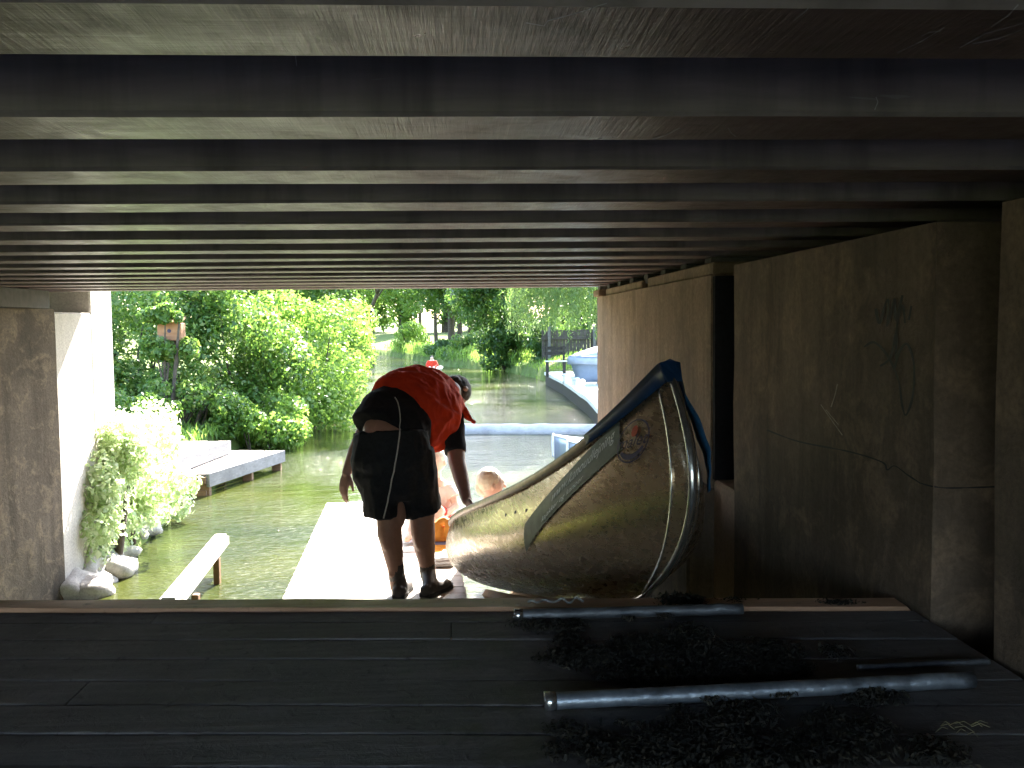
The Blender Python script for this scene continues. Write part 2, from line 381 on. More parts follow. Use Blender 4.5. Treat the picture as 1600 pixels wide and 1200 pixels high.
def wrinkle(me, amp, scale, seed=0.0, axis=None, ridge=False):
    me.calc_loop_triangles()
    nrm = [v.normal.copy() for v in me.vertices]
    for v, n in zip(me.vertices, nrm):
        q = v.co*scale + Vector((seed, seed*0.7, seed*1.3))
        if axis: q = Vector((q.x*axis[0], q.y*axis[1], q.z*axis[2]))
        v.co += n*(amp*((0.55-1.7*abs(noise.noise(q+Vector((noise.noise(q*0.5), 0, noise.noise(q*0.6+Vector((3, 1, 2))))))))+0.3*noise.noise(q*2.3) if ridge else noise.noise(q) + 0.5*noise.noise(q*2.3)))
def skinned(name, bm, m, parent, voxel=0.008, smooth=5, fold=None):
    """fuse overlapping closed pieces into one continuous surface"""
    bmesh.ops.recalc_face_normals(bm, faces=bm.faces)
    me = bpy.data.meshes.new(name); bm.to_mesh(me); bm.free()
    o = bpy.data.objects.new('tmp', me); COL.objects.link(o)
    md = o.modifiers.new('r', 'REMESH'); md.mode = 'VOXEL'; md.voxel_size = voxel; md.adaptivity = 0
    sm = o.modifiers.new('s', 'SMOOTH'); sm.factor = 0.5; sm.iterations = smooth
    dg = bpy.context.evaluated_depsgraph_get()
    me2 = bpy.data.meshes.new_from_object(o.evaluated_get(dg)); me2.name = name
    bpy.data.objects.remove(o); bpy.data.meshes.remove(me)
    for p in me2.polygons: p.use_smooth = True
    if fold:
        for f in (fold if isinstance(fold, list) else [fold]): wrinkle(me2, *f)
    me2.materials.clear()
    return link(name, me2, m, parent)
def bvh_of(objs):
    vs, fs = [], []
    bpy.context.view_layer.update()
    for o in objs:
        k = len(vs); mw = o.matrix_world
        vs += [mw @ v.co for v in o.data.vertices]; fs += [[i+k for i in p.vertices] for p in o.data.polygons]
    return BVHTree.FromPolygons(vs, fs)
def hit(bvh, px, py):
    d = ray(px, py).normalized(); loc, n, i, dist = bvh.ray_cast(EYE, d)
    if loc is None: return None, None
    if n.dot(d) > 0: n = -n
    return loc, n
def np_mesh(name, verts, faces4, m, parent=None):
    me = bpy.data.meshes.new(name); nv, nf = len(verts), len(faces4)
    me.vertices.add(nv); me.vertices.foreach_set('co', verts.astype(np.float32).ravel())
    me.loops.add(nf*4); me.loops.foreach_set('vertex_index', faces4.astype(np.int32).ravel())
    me.polygons.add(nf); me.polygons.foreach_set('loop_start', np.arange(0, nf*4, 4, dtype=np.int32))
    me.update(calc_edges=True); 
    return link(name, me, m, parent)
def leaf_mesh(P, N, size, aspect=1.7, jitter=0.8, hang=0.0):
    """one diamond leaf, folded along its rib, per point P, normals around N"""
    n = len(P)
    nn = N + RNG.normal(0, jitter, (n, 3)); nn /= np.linalg.norm(nn, axis=1, keepdims=True)+1e-9
    a = RNG.normal(0, 1, (n, 3)); a[:, 2] -= hang
    a -= nn*np.sum(a*nn, 1, keepdims=True); a /= np.linalg.norm(a, axis=1, keepdims=True)+1e-9
    b = np.cross(nn, a)
    L = (size*RNG.uniform(0.38, 1.0, n)**0.8*RNG.uniform(0.8, 1.7, n))[:, None]
    W = L/aspect
    fold = nn*(L*0.10)
    v = np.stack([P-a*L*0.5, P+b*W*0.5-a*L*0.05+fold, P+a*L*0.5, P-b*W*0.5-a*L*0.05+fold], 1).reshape(-1, 3)
    return v, np.arange(n*4).reshape(-1, 4)
def clump_points(clumps, n, shell=0.55):
    """clumps: array of (x, y, z, r[, squash]); points mostly in each clump's outer shell"""
    c = np.asarray(clumps, float); wgt = c[:, 3]**2; wgt /= wgt.sum()
    i = RNG.choice(len(c), n, p=wgt)
    d = RNG.normal(0, 1, (n, 3)); d /= np.linalg.norm(d, axis=1, keepdims=True)
    rr = c[i, 3]*(shell + (1-shell)*RNG.uniform(0, 1, n)**0.6)*RNG.uniform(0.85, 1.12, n)
    return c[i, :3] + d*rr[:, None]*np.array([1, 1, 0.85]), d
# ================================================================== bridge overhead
ZG = ZC + 0.276                 # underside of the girders
XW = 1.044                      # canal face of the right-hand piers
br = thing('bridge', 'low dark footbridge deck of closely spaced painted girders spanning the canal overhead', 'bridge', (-1, 2, ZG))
Y0, STEP, WID = 1.29, 0.447, 0.168
for k in range(-7, 14):
    y0 = Y0 + STEP*k; y1 = y0 + WID
    bm = bmesh.new()
    x0, x1 = -4.3, 1.75
    if k == -1:  pass
    z0, z1, c = ZG, ZG+0.30, 0.006
    # profile (y, z): small chamfers along the lower arrises, thin top flange
    prof = [(y0+c, z0), (y1-c, z0), (y1, z0+c), (y1, z1), (y0, z1), (y0, z0+c)]
    n = 24; rows = []
    for i in range(n+1):
        x = x0+(x1-x0)*i/n
        rows.append([bm.verts.new((x, y+0.0018*noise.noise((x*1.3, k*3.1, 1)), z+0.0022*noise.noise((x*1.1, k*5.3, j)))) for j, (y, z) in enumerate(prof)])
    for a, b in zip(rows[:-1], rows[1:]):
        for j in range(6):
            f = bm.faces.new((a[j], b[j], b[(j+1) % 6], a[(j+1) % 6])); f.material_index = 1 if j in (2, 3, 4, 5) else 0
    bm.faces.new(rows[0][::-1]); bm.faces.new(rows[-1])
    build('girder', bm, [M['girder'], M['girder_side']], br)
bm = bmesh.new(); box(bm, -4.6, 2.6, -1.95, 7.42, ZG+0.305, ZG+0.55)
build('deck_slab', bm, M['slab'], br)
bvg = bvh_of([c for c in br.children if c.name.startswith('girder')])
def pix_line(pix, wpx, parent, m):
    bm = bmesh.new(); prev = None; n = len(pix)
    for i, (x, y) in enumerate(pix):
        a = pix[max(i-1, 0)]; b = pix[min(i+1, n-1)]; tx, ty = b[0]-a[0], b[1]-a[1]; l = math.hypot(tx, ty) or 1
        ww = wpx*(0.4+0.9*abs(noise.noise((x*0.06, y*0.09, 3)))); l1, n1 = hit(bvg, x-ty/l*ww/2, y+tx/l*ww/2); l2, n2 = hit(bvg, x+ty/l*ww/2, y-tx/l*ww/2)
        if l1 is None or l2 is None: prev = None; continue
        cur = (bm.verts.new(l1+n1*0.0015), bm.verts.new(l2+n2*0.0015))
        if prev: bm.faces.new((prev[0], prev[1], cur[1], cur[0]))
        prev = cur
    build('scratch', bm, m, parent)
g_near = [c for c in br.children if c.name.startswith('girder')]
for s_ in ([(822, 33), (850, 38), (856, 30), (900, 18), (948, 4)], [(1402, 80), (1440, 62), (1476, 40)], [(1500, 72), (1540, 50), (1598, 34)], [(1520, 66), (1560, 58), (1596, 44)], [(1548, 40), (1575, 22), (1590, 6)], [(1440, 54), (1452, 48), (1470, 46)], [(1240, 30), (1262, 12)],
           [(1366, 172), (1371, 160), (1368, 152)], [(1138, 198), (1142, 206), (1150, 212)], [(1020, 216), (1040, 210), (1062, 198)], [(462, 88), (464, 104)]):
    q = [(s_[0][0]+(s_[-1][0]-s_[0][0])*0, 0)]; pts_ = []
    for a, b in zip(s_[:-1], s_[1:]): pts_ += [(a[0]+(b[0]-a[0])*k/6, a[1]+(b[1]-a[1])*k/6) for k in range(6)]
    pix_line(pts_+[s_[-1]], 2.6, br, M['scuff'])
bm = bmesh.new(); box(bm, -4.6, 2.6, 7.425, 8.0, 2.50, 2.74, bev=0.01)  # unseen overhang added to cast shade on the left wing
build('shade_overhang', bm, M['pale_concrete'], br)
# dark bearing blocks between girders and piers
for k in range(6, 14):
    y0 = Y0+STEP*k; bm = bmesh.new()
    box(bm, 1.075, 1.30, y0+0.03, y0+WID-0.03, ZC+0.222, ZG-0.002, bev=0.004)
    build('bearing_block', bm, M['slab'], br)

# ================================================================== piers
def pier(name, label, pts, z0, z1, m, group='concrete piers', cap=None, rough=0.006, bumpx=True):
    """upright block from a plan outline, faces subdivided and slightly uneven"""
    t = thing(name, label, 'pier', (sum(p[0] for p in pts)/len(pts), sum(p[1] for p in pts)/len(pts), z0), 0, group)
    bm = bmesh.new(); nz = 16; rows = []
    ring = []
    for i in range(len(pts)):
        a, b = Vector((*pts[i], 0)), Vector((*pts[(i+1) % len(pts)], 0)); n = max(1, int((b-a).length/0.12))
        for j in range(n): ring.append(a.lerp(b, j/n))
    for i in range(nz+1):
        z = z0+(z1-z0)*i/nz
        rows.append([bm.verts.new((p.x+rough*noise.noise((p.x*3, p.y*3, z*3)), p.y+rough*noise.noise((p.x*3+9, p.y*3, z*3)), z)) for p in ring])
    L = len(ring)
    for a, b in zip(rows[:-1], rows[1:]):
        for j in range(L): bm.faces.new((a[j], a[(j+1) % L], b[(j+1) % L], b[j]))
    bm.faces.new(rows[-1]); bm.faces.new(rows[0][::-1])
    build('shaft', bm, m, t)
    return t
ZP = ZC + 0.212
p1 = pier('concrete_pier', 'warm brown concrete pier behind the upright canoe bow, lit from the open water', [(XW, 3.89), (2.2, 3.89), (2.2, 7.07), (XW, 7.07)], -0.6, ZP-0.02, M['pier_lit'])
bm = bmesh.new()                 # mortar course on top of the pier, broken once
box(bm, XW+0.012, 1.5, 3.90, 5.25, ZP-0.018, ZP+0.035, bev=0.006); box(bm, XW+0.012, 1.5, 5.42, 6.72, ZP-0.018, ZP+0.030, bev=0.006); box(bm, XW-0.03, 1.2, 6.80, 7.05, ZP-0.018, ZP+0.03, bev=0.006)
build('mortar_course', bm, M['pier_lit'], p1)
bm = bmesh.new(); box(bm, XW-0.10, XW+0.3, 3.885, 5.3, -0.5, 1.27, bev=0.012)
build('footing_ledge', bm, M['brown_concrete'], p1)
bm = bmesh.new(); box(bm, XW+0.008, 1.7, 3.858, 3.889, 1.303, ZP-0.025); build('gap_shade_panel', bm, M['black_cloth'], p1)  # black panel painting the deep shade of the gap onto the pier end
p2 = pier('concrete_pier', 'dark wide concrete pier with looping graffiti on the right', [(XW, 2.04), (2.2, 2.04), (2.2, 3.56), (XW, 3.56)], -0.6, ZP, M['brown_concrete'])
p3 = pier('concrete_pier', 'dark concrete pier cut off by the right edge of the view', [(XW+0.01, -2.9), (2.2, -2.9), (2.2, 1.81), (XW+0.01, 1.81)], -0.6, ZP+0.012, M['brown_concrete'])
t = thing('recess_block', 'low warm lit concrete block filling the foot of the gap between two piers', 'concrete block', (1.3, 3.72, -0.5))
bm = bmesh.new(); box(bm, XW+0.012, 1.7, 3.563, 3.887, -0.5, 1.30, bev=0.01); build('block', bm, M['lit_concrete'], t)
bm = bmesh.new(); box(bm, 2.21, 2.5, -2.9, 7.1, -0.6, ZG+0.30)
tag(build('back_wall', bm, M['slab']), 'dark wall closing the gaps behind the right-hand piers', 'wall', kind='structure')

# graffiti on the second pier: lines drawn as thin paint ribbons on its face
bv2 = bvh_of([c for c in p2.children if c.name.startswith('shaft')])
def ribbon(bm, pix, wpx, bv, lift=0.003, closed=False):
    n = len(pix); prev = None
    for i, (x, y) in enumerate(pix):
        a = pix[max(i-1, 0)]; b = pix[min(i+1, n-1)]; tx, ty = b[0]-a[0], b[1]-a[1]; l = math.hypot(tx, ty) or 1
        ww = wpx*(0.75+0.5*noise.noise((x*0.05, y*0.05, 3)))
        nx, ny = -ty/l*ww/2, tx/l*ww/2
        l1, n1 = hit(bv, x+nx, y+ny); l2, n2 = hit(bv, x-nx, y-ny)
        if l1 is None or l2 is None: prev = None; continue
        cur = (bm.verts.new(l1+n1*lift), bm.verts.new(l2+n2*lift))
        if prev: bm.faces.new((prev[0], prev[1], cur[1], cur[0]))
        prev = cur
def spline(pts, n=10):
    out_ = []
    for i in range(len(pts)-1):
        p0 = pts[max(i-1, 0)]; p1_ = pts[i]; p2_ = pts[i+1]; p3_ = pts[min(i+2, len(pts)-1)]
        for k in range(n):
            t_ = k/n
            out_.append(tuple(0.5*((2*p1_[d])+(-p0[d]+p2_[d])*t_+(2*p0[d]-5*p1_[d]+4*p2_[d]-p3_[d])*t_*t_+(-p0[d]+3*p1_[d]-3*p2_[d]+p3_[d])*t_**3) for d in range(len(p1_))))
    out_.append(tuple(pts[-1])); return out_
bm = bmesh.new()
for s in ([(1352, 542), (1368, 535), (1388, 555), (1405, 592), (1412, 635), (1418, 648), (1428, 618), (1430, 570), (1420, 538), (1408, 548), (1400, 575)],
          [(1377, 572), (1392, 560), (1400, 530), (1408, 480), (1412, 462), (1404, 500), (1402, 560)],
          [(1370, 482), (1376, 505), (1384, 478), (1390, 470), (1388, 510), (1396, 480), (1400, 468), (1402, 500), (1412, 478), (1416, 505)],
          [(1426, 478), (1422, 500)]):
    ribbon(bm, spline(s), 4.6, bv2)
build('graffiti', bm, M['graffiti'], p2)
bm = bmesh.new()
for s in ([(1284, 632), (1300, 655), (1318, 680)], [(1292, 640), (1312, 664)], [(1310, 600), (1306, 618), (1300, 636)]):
    ribbon(bm, spline(s, 5), 2.0, bv2); build('scratch', bm, M['chalk'], p2); bm = bmesh.new()
bm.free()
bm = bmesh.new()
for s in ([(1200, 672), (1250, 690), (1330, 706), (1380, 722), (1388, 734), (1400, 728), (1420, 742), (1440, 755)], [(1440, 755), (1476, 762), (1560, 760)]):
    ribbon(bm, spline(s, 8), 3.0, bv2)
build('crack', bm, M['graffiti'], p2)

# left pier: a column whose canal face turns a little towards the viewer, and the sunlit wing behind it
cs = U(93, 700, 7.0)
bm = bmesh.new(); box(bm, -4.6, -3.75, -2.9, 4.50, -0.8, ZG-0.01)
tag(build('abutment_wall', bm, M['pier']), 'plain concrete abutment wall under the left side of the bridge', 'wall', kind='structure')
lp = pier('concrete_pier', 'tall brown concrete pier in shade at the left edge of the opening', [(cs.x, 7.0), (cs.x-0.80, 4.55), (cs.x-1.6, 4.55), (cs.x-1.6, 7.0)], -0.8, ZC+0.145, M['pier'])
bm = bmesh.new(); box(bm, cs.x-1.7, cs.x-0.02, 4.4, 6.98, ZC+0.15, ZG-0.004); build('bearing_shelf', bm, M['slab'], lp)
t = thing('bridge_wing', 'sunlit pale concrete wing wall just beyond the shaded left pier', 'wall', (-3.2, 7.4, 0))
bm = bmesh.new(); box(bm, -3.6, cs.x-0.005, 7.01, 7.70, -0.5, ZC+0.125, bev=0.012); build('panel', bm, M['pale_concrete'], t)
t = thing('concrete_pillar', 'sunlit near white square pillar at the far left corner of the bridge', 'pillar', (-3.1, 8, 0))
bm = bmesh.new(); box(bm, -3.6, cs.x-0.01, 7.71, 8.18, -0.5, 2.497, bev=0.012); build('shaft', bm, M['pale_concrete'], t)

# ================================================================== platform under the bridge
ZD = ZC - 0.663
eL, eR = UZ(0, 940, ZD), UZ(760, 938, ZD)
ESL = (eR.y-eL.y)/(eR.x-eL.x)
def ey(x): return eL.y + ESL*(x-eL.x)             # y of the platform's far edge
pl = thing('boat_platform', 'raised platform of dark wet planks in the foreground under the bridge', 'platform', (-0.5, 1.5, ZD-0.1))
bm = bmesh.new(); yy = -6.5; i = 0
shear = Matrix(((1, 0, 0, 0), (ESL, 1, 0, 0), (0, 0, 1, 0), (0, 0, 0, 1)))
Yref = eL.y - ESL*eL.x
while yy < Yref-0.10:
    wd = 0.118
    joints = [-2.6] + sorted(random.sample([-1.55, -0.7, -0.02, 0.42, 0.8], 1)) + [1.035]
    for a, b in zip(joints[:-1], joints[1:]):
        dz = random.uniform(-0.0005, 0.0004)
        y_a, y_b = yy+0.0022, min(yy+wd, Yref-0.088)-0.0022; ns = max(4, int((b-a)/0.06)); prev_ = None; sd_ = random.random()*50
        for q in range(ns+1):
            x = a+0.0015+(b-a-0.003)*q/ns
            e1 = 0.0034*noise.noise((x*2.3, sd_, 1))+0.0016*noise.noise((x*11, sd_, 4)); e2 = 0.0034*noise.noise((x*2.3, sd_, 7))+0.0016*noise.noise((x*11, sd_, 9)); zz = dz+0.0016*noise.noise((x*3, sd_, 3)); cu = 0.0025*noise.noise((x*1.1, sd_, 5))
            cur_ = [bm.verts.new(shear @ Vector((x, y, z))) for y, z in ((y_a+e1, ZD-0.035), (y_a+e1, ZD+zz-0.0012), (y_a+0.0035+e1, ZD+zz), (y_b-0.0035+e2, ZD+zz+cu*0.5), (y_b+e2, ZD+zz+cu*0.5-0.0012), (y_b+e2, ZD-0.035))]
            if prev_:
                for j in range(6): bm.faces.new((prev_[j], cur_[j], cur_[(j+1) % 6], prev_[(j+1) % 6]))
            else: bm.faces.new(cur_)
            prev_ = cur_
        bm.faces.new(prev_[::-1])
    yy += wd; i += 1
build('decking', bm, M['deck'], pl)
bm = bmesh.new(); box(bm, -2.6, 1.035, Yref-0.084, Yref, ZD-0.16, ZD+0.006, bev=0.008, xf=shear)
bmesh.ops.subdivide_edges(bm, edges=[e for e in bm.edges if abs(e.verts[0].co.x-e.verts[1].co.x) > 1], cuts=40)
for v in bm.verts: v.co.z += 0.004*noise.noise((v.co.x*4, v.co.y*10, 2)); v.co.y += 0.003*noise.noise((v.co.x*3, 7, v.co.z*9))
build('edge_beam', bm, M['edge_timber'], pl)
bm = bmesh.new()
for x in (-2.3, -1.1, 0.0, 0.95):
    tube(bm, [(x, 2.0, -0.9), (x, 2.0, ZD-0.04)], 0.06, 10, cap='flat'); build('pile', bm, M['brown_timber'], pl); bm = bmesh.new()
bm.free()
bm = bmesh.new(); box(bm, -2.6, 1.03, -6.5, 2.05, ZD-0.14, ZD-0.06); build('joist_frame', bm, M['slab'], pl)

# ---- rollers lying across the platform
def roller(label, a, b, r, m='pipe', collar=True):
    za = ZD + r + 0.002
    A, B = UZ(*a, za), UZ(*b, za)
    t = thing('steel_roller', label, 'roller', tuple((A+B)/2-Vector((0, 0, r))), 0, 'steel rollers on the platform')
    bm = bmesh.new(); n = 30
    pts = [A.lerp(B, i/n)+Vector((0, 0, 0.0012*noise.noise((i*0.5, 2, 1)))) for i in range(n+1)]
    tube(bm, pts, r, 18, cap='flat'); build('pipe', bm, M[m], t, True)
    if not collar: return t
    bm = bmesh.new(); d = (B-A).normalized()
    tube(bm, [A-d*0.004, A+d*0.016], r*1.13, 18, cap='flat'); build('collar', bm, M['stem'], t, True)
    return t
roller('near thick steel roller pipe lying across the wet planks', (854, 1096), (1520, 1062), 0.0145)
roller('thin far steel roller pipe beside the platform edge under the canoe bow', (806, 961), (1160, 951), 0.0125, 'dull_pipe')
roller('short half buried steel pipe between weeds near the right pier', (1340, 1043), (1545, 1033), 0.006, 'dull_pipe', False)

# ---- weeds and leaf litter dropped on the planks
cl = []
for (x, y, rx, ry, n) in [(1010, 1010, 120, 22, 22), (1150, 1030, 120, 26, 22), (900, 1030, 60, 20, 8), (1060, 1055, 120, 14, 12), (1230, 1050, 70, 14, 8), (1060, 1140, 160, 40, 26), (1180, 1150, 140, 40, 26), (1300, 1140, 90, 40, 14), (960, 1180, 120, 20, 10), (1100, 1190, 200, 12, 14), (1360, 1090, 20, 22, 7), (1120, 915, 35, 12, 6), (1080, 935, 50, 8, 6), (1300, 945, 80, 5, 6), (880, 980, 60, 8, 5), (1450, 1180, 50, 14, 3)]:
    for k in range(n):
        p = UZ(x+random.gauss(0, rx*0.5), y+random.gauss(0, ry*0.5), ZD)
        if p.x < 1.02: cl.append((p.x, min(p.y, ey(p.x)-0.02), ZD, random.choice((0.006, 0.012, 0.022, 0.030, 0.045, 0.065))))
for (x, y) in ((1105, 1086), (1118, 1084), (1215, 1080), (1228, 1079), (1360, 1070), (1368, 1071), (1354, 1078), (980, 962), (1040, 960)):
    p = UZ(x, y, ZD+0.02); cl.append((p.x, p.y, ZD+0.07, random.uniform(0.018, 0.028)))
cl = np.array(cl)
pts, d = clump_points(cl, 26000, 0.05); pts[:, 2] = ZD + 0.004 + np.abs(pts[:, 2]-ZD)*0.16
d[:, 2] = np.abs(d[:, 2])+0.6
v, f = leaf_mesh(pts, d, 0.0125, 3.2, 0.8)
tag(np_mesh('leaf_litter', v, f, M['litter']), kind='stuff')
bm = bmesh.new()
for k in range(11):
    p = UZ(1500+random.gauss(0, 22), 1137+random.gauss(0, 7), ZD+0.006); a = random.uniform(-0.9, 0.4); L = random.uniform(0.015, 0.05)
    tube(bm, [p, p+Vector((math.cos(a)*L*0.5, math.sin(a)*L*0.5, 0.006)), p+Vector((math.cos(a)*L, math.sin(a)*L, 0))], 0.0006, 5)
tag(build('straw_wisps', bm, M['straw']), kind='stuff')

# ================================================================== swim dock beyond (lower, in the sun)
ZK = 0.33
dL0, dL1 = UZ(440, 935, ZK), UZ(510, 785, ZK)
dk = thing('floating_dock', 'long pale plank dock in full sun under the bending man', 'dock', (-0.6, 5.6, 0))
dsl = (dL1.x-dL0.x)/(dL1.y-dL0.y)
def dxl(y): return dL0.x + dsl*(y-dL0.y)
dend = dL1.y
bm = bmesh.new(); y = 2.5
while y < dend-0.03:
    y1 = min(y+0.135, dend); xl = dxl(y); xr = xl+1.10
    dz = random.uniform(-0.002, 0.002)
    box(bm, xl, xr+random.uniform(-0.004, 0.004), y+0.003, y1-0.003, ZK-0.03, ZK+dz, bev=0.003)
    y = y1
build('decking', bm, M['dock'], dk)
bm = bmesh.new(); 
quadbox(bm, [(dxl(2.5)+0.01, 2.5, ZK-0.22), (dxl(2.5)+0.06, 2.5, ZK-0.22), (dxl(dend)+0.06, dend-0.01, ZK-0.22), (dxl(dend)+0.01, dend-0.01, ZK-0.22), (dxl(2.5)+0.01, 2.5, ZK-0.033), (dxl(2.5)+0.06, 2.5, ZK-0.033), (dxl(dend)+0.06, dend-0.01, ZK-0.033), (dxl(dend)+0.01, dend-0.01, ZK-0.033)])
quadbox(bm, [(dxl(2.5)+1.03, 2.5, ZK-0.22), (dxl(2.5)+1.08, 2.5, ZK-0.22), (dxl(dend)+1.08, dend-0.01, ZK-0.22), (dxl(dend)+1.03, dend-0.01, ZK-0.22), (dxl(2.5)+1.03, 2.5, ZK-0.033), (dxl(2.5)+1.08, 2.5, ZK-0.033), (dxl(dend)+1.08, dend-0.01, ZK-0.033), (dxl(dend)+1.03, dend-0.01, ZK-0.033)])
build('side_joist', bm, M['fascia'], dk)
for y in (4.2, 6.4, dend-0.4):
    for o_ in (0.16, 0.92):
        bm = bmesh.new(); tube(bm, [(dxl(y)+o_, y, -0.9), (dxl(y)+o_, y, ZK-0.035)], 0.06, 12, cap='flat'); build('pile', bm, M['brown_timber'], dk)

# ---- mooring rail at the left of the dock
t = thing('mooring_rail', 'white sunlit timber mooring rail on short posts in the water', 'rail', (-1.85, 6.9, 0))
a, b = U(262, 948, 5.9), U(346, 838, 7.75); b.z = a.z = 0.27
bm = bmesh.new(); dd = (b-a).normalized(); sd = Vector((dd.y, -dd.x, 0))*0.062
c8 = []
for z in (0.20, 0.30):
    c8 += [a-sd+Vector((0, 0, z-0.27)), a+sd+Vector((0, 0, z-0.27)), b+sd+Vector((0, 0, z-0.27)), b-sd+Vector((0, 0, z-0.27))]
quadbox(bm, c8); bmesh.ops.bevel(bm, geom=list(bm.edges), offset=0.02, segments=2, affect='EDGES')
build('beam', bm, M['white_timber'], t, False)
for px, py, Yp in ((312, 915, 6.35), (344, 862, 7.35)):
    p = U(px, py, Yp); bm = bmesh.new(); box(bm, p.x-0.05, p.x-0.005, Yp-0.03, Yp+0.03, -0.9, 0.198, bev=0.006); build('post', bm, M['brown_timber'], t)

# ================================================================== big canoe
CL, CPITCH = 5.0, math.atan(0.256)
CB = Vector((0.560, 2.44, 0)); CPSI = math.asin(0.064)
# canoe frame: t along from the bow, x to the right seen from the bow looking aft, z up from keel line
ax = Vector((-math.sin(CPSI)*math.cos(CPITCH), math.cos(CPSI)*math.cos(CPITCH), -math.sin(CPITCH)))
axr = Vector((math.cos(CPSI), math.sin(CPSI), 0)); axu = axr.cross(ax)
CO = Vector((CB.x, CB.y, ZC-0.108)) - axu*0.61
def cworld(x, t, z): return CO + ax*t + axr*x + axu*z
def csheer(s): return 0.36 + 0.25*abs(2*s-1)**5.0 if True else 0
def chalf(s):
    q = min(s, 1-s)*2
    return 0.43*(1-(1-q)**2.15)**0.92
def cg(v, s):
    q = min(1.0, min(s, 1-s)*4.5)
    e = 0.92-(0.39*q)
    g = (1-(1-v)**(2.4+0.9*q))**e
    return g*(1+(0.20-0.10*q)*math.sin(PI*v))
def cstem(v): return 0.40*(1-v)**5.5 + 0.055*v**3 - 0.092*math.sin(PI*v)
def cpt(s, v, side, off=0.0):
    """point on the hull: s along, v = height fraction, side = -1 port / +1 starboard"""
    y0 = cstem(v); t_ = y0 + (CL-2*y0)*s
    h = csheer(s); b = chalf(s)
    x = b*cg(v, s) + 0.004
    rk = -0.022+0.06*abs(2*s-1)**9
    return (side*(x+off), t_, rk+v*(h-rk))
cn = thing('canoe', 'large upturned bow aluminium canoe hauled onto the platform edge beside the right pier', 'canoe', tuple(cworld(0, 0.4, 0)))
NS, NV = 110, 26
bm = bmesh.new(); grid = {}
ss = [0.5-0.5*math.cos(PI*i/NS) for i in range(NS+1)]
ss = [0.5*(x+i/NS) for i, x in enumerate(ss)]
vv = [(j/NV)**1.25 for j in range(NV+1)]
for side in (-1, 1):
    for i, s in enumerate(ss):
        for j, v_ in enumerate(vv):
            p = cpt(s, v_, side)
            dn = 0.0035*noise.noise((p[1]*3, p[2]*5, side*4.0)) + 0.004*noise.noise((p[1]*1.3, p[2]*2.0, side*9.0))
            grid[side, i, j] = bm.verts.new(cworld(p[0]+side*dn*min(1, abs(p[0])*8), p[1], p[2]))
for side in (-1, 1):
    for i in range(NS):
        for j in range(NV):
            q = [grid[side, i, j], grid[side, i+1, j], grid[side, i+1, j+1], grid[side, i, j+1]]
            bm.faces.new(q if side < 0 else q[::-1]).smooth = True
for i in range(NS):                                           # join along the keel
    bm.faces.new((grid[-1, i, 0], grid[1, i, 0], grid[1, i+1, 0], grid[-1, i+1, 0]))
for i in (0, NS):
    for j in range(NV): bm.faces.new((grid[-1, i, j], grid[-1, i, j+1], grid[1, i, j+1], grid[1, i, j]))
me = bpy.data.meshes.new('hull'); bm.normal_update(); bm.to_mesh(me); bm.free()
hull = link('hull', me, M['alu'], cn)
md = hull.modifiers.new('skin', 'SOLIDIFY'); md.thickness = 0.003; md.offset = 0
hbv = bvh_of([hull])
# gunwales, keel and stem strips
for side in (-1, 1):
    bm = bmesh.new(); pts = [cworld(*cpt(s, 1.0, side, 0.006)) for s in ss]
    tube(bm, [p+axu*0.004 for p in pts], [(0.016, 0.011)]*len(pts), 10, side=tuple(axu))
    build('gunwale', bm, M['rail'], cn, True)
    bm = bmesh.new(); pts = [cworld(*cpt(s, 1.0, side, -0.02)) for s in ss[4:-4]]
    tube(bm, [p-axu*0.012 for p in pts], [(0.010, 0.008)]*len(pts), 8, side=tuple(axu)); build('inner_rail', bm, M['rail'], cn, True)
bm = bmesh.new(); pts = [cworld(0, cstem(v_)-0.004, 0.038+v_*(csheer(0)-0.038)) for v_ in [1-j/30 for j in range(31)]]
pts += [cworld(0, cstem(0)+(CL-2*cstem(0))*s, -0.022+0.06*abs(2*s-1)**9-0.004) for s in ss[1:-1]]
tube(bm, pts, 0.011, 10); build('keel_strip', bm, M['stem'], cn, True)
for side in (-1, 1):                                          # riveted seam strip each side of the stem
    bm = bmesh.new(); pts = []
    for j in range(29):
        v_ = 0.97-0.95*j/28; p = cpt(0.0085+0.016*(1-v_)**2, v_, side, 0.002); pts.append(cworld(*p))
    tube(bm, pts, [(0.008, 0.003)]*len(pts), 8); build('seam_strip', bm, M['stem'], cn, True)
bm = bmesh.new()                                              # three empty screw holes
for px, py in ((791, 805), (806, 801), (823, 798), (727, 813)):
    l_, n_ = hit(hbv, px, py)
    if l_ is not None: ball(bm, l_, (0.005, 0.005, 0.008), 8); build('screw_hole', bm, M['ink'], cn); bm = bmesh.new()
bm.free()
# blue bow cap: deck plate plus a lip over the gunwales
bm = bmesh.new(); rows = []
for i in range(15):
    s = 0.0008+0.074*i/14
    L_, R_ = cpt(s, 1.0, -1, 0.021), cpt(s, 1.0, 1, 0.021); lip = 0.040-0.026*(i/14)
    A_, B_ = cpt(s, 1.0-lip/0.6, -1, 0.014), cpt(s, 1.0-lip/0.6, 1, 0.014)
    rows.append([bm.verts.new(cworld(*A_)), bm.verts.new(cworld(L_[0], L_[1], L_[2]+0.018)), bm.verts.new(cworld(L_[0]*0.5, L_[1], L_[2]+0.022)), bm.verts.new(cworld(0, L_[1], L_[2]+0.028)),
                 bm.verts.new(cworld(R_[0]*0.5, R_[1], R_[2]+0.022)), bm.verts.new(cworld(R_[0], R_[1], R_[2]+0.018)), bm.verts.new(cworld(*B_))])
for a, b in zip(rows[:-1], rows[1:]):
    for j in range(6): bm.faces.new((a[j], a[j+1], b[j+1], b[j])).smooth = True
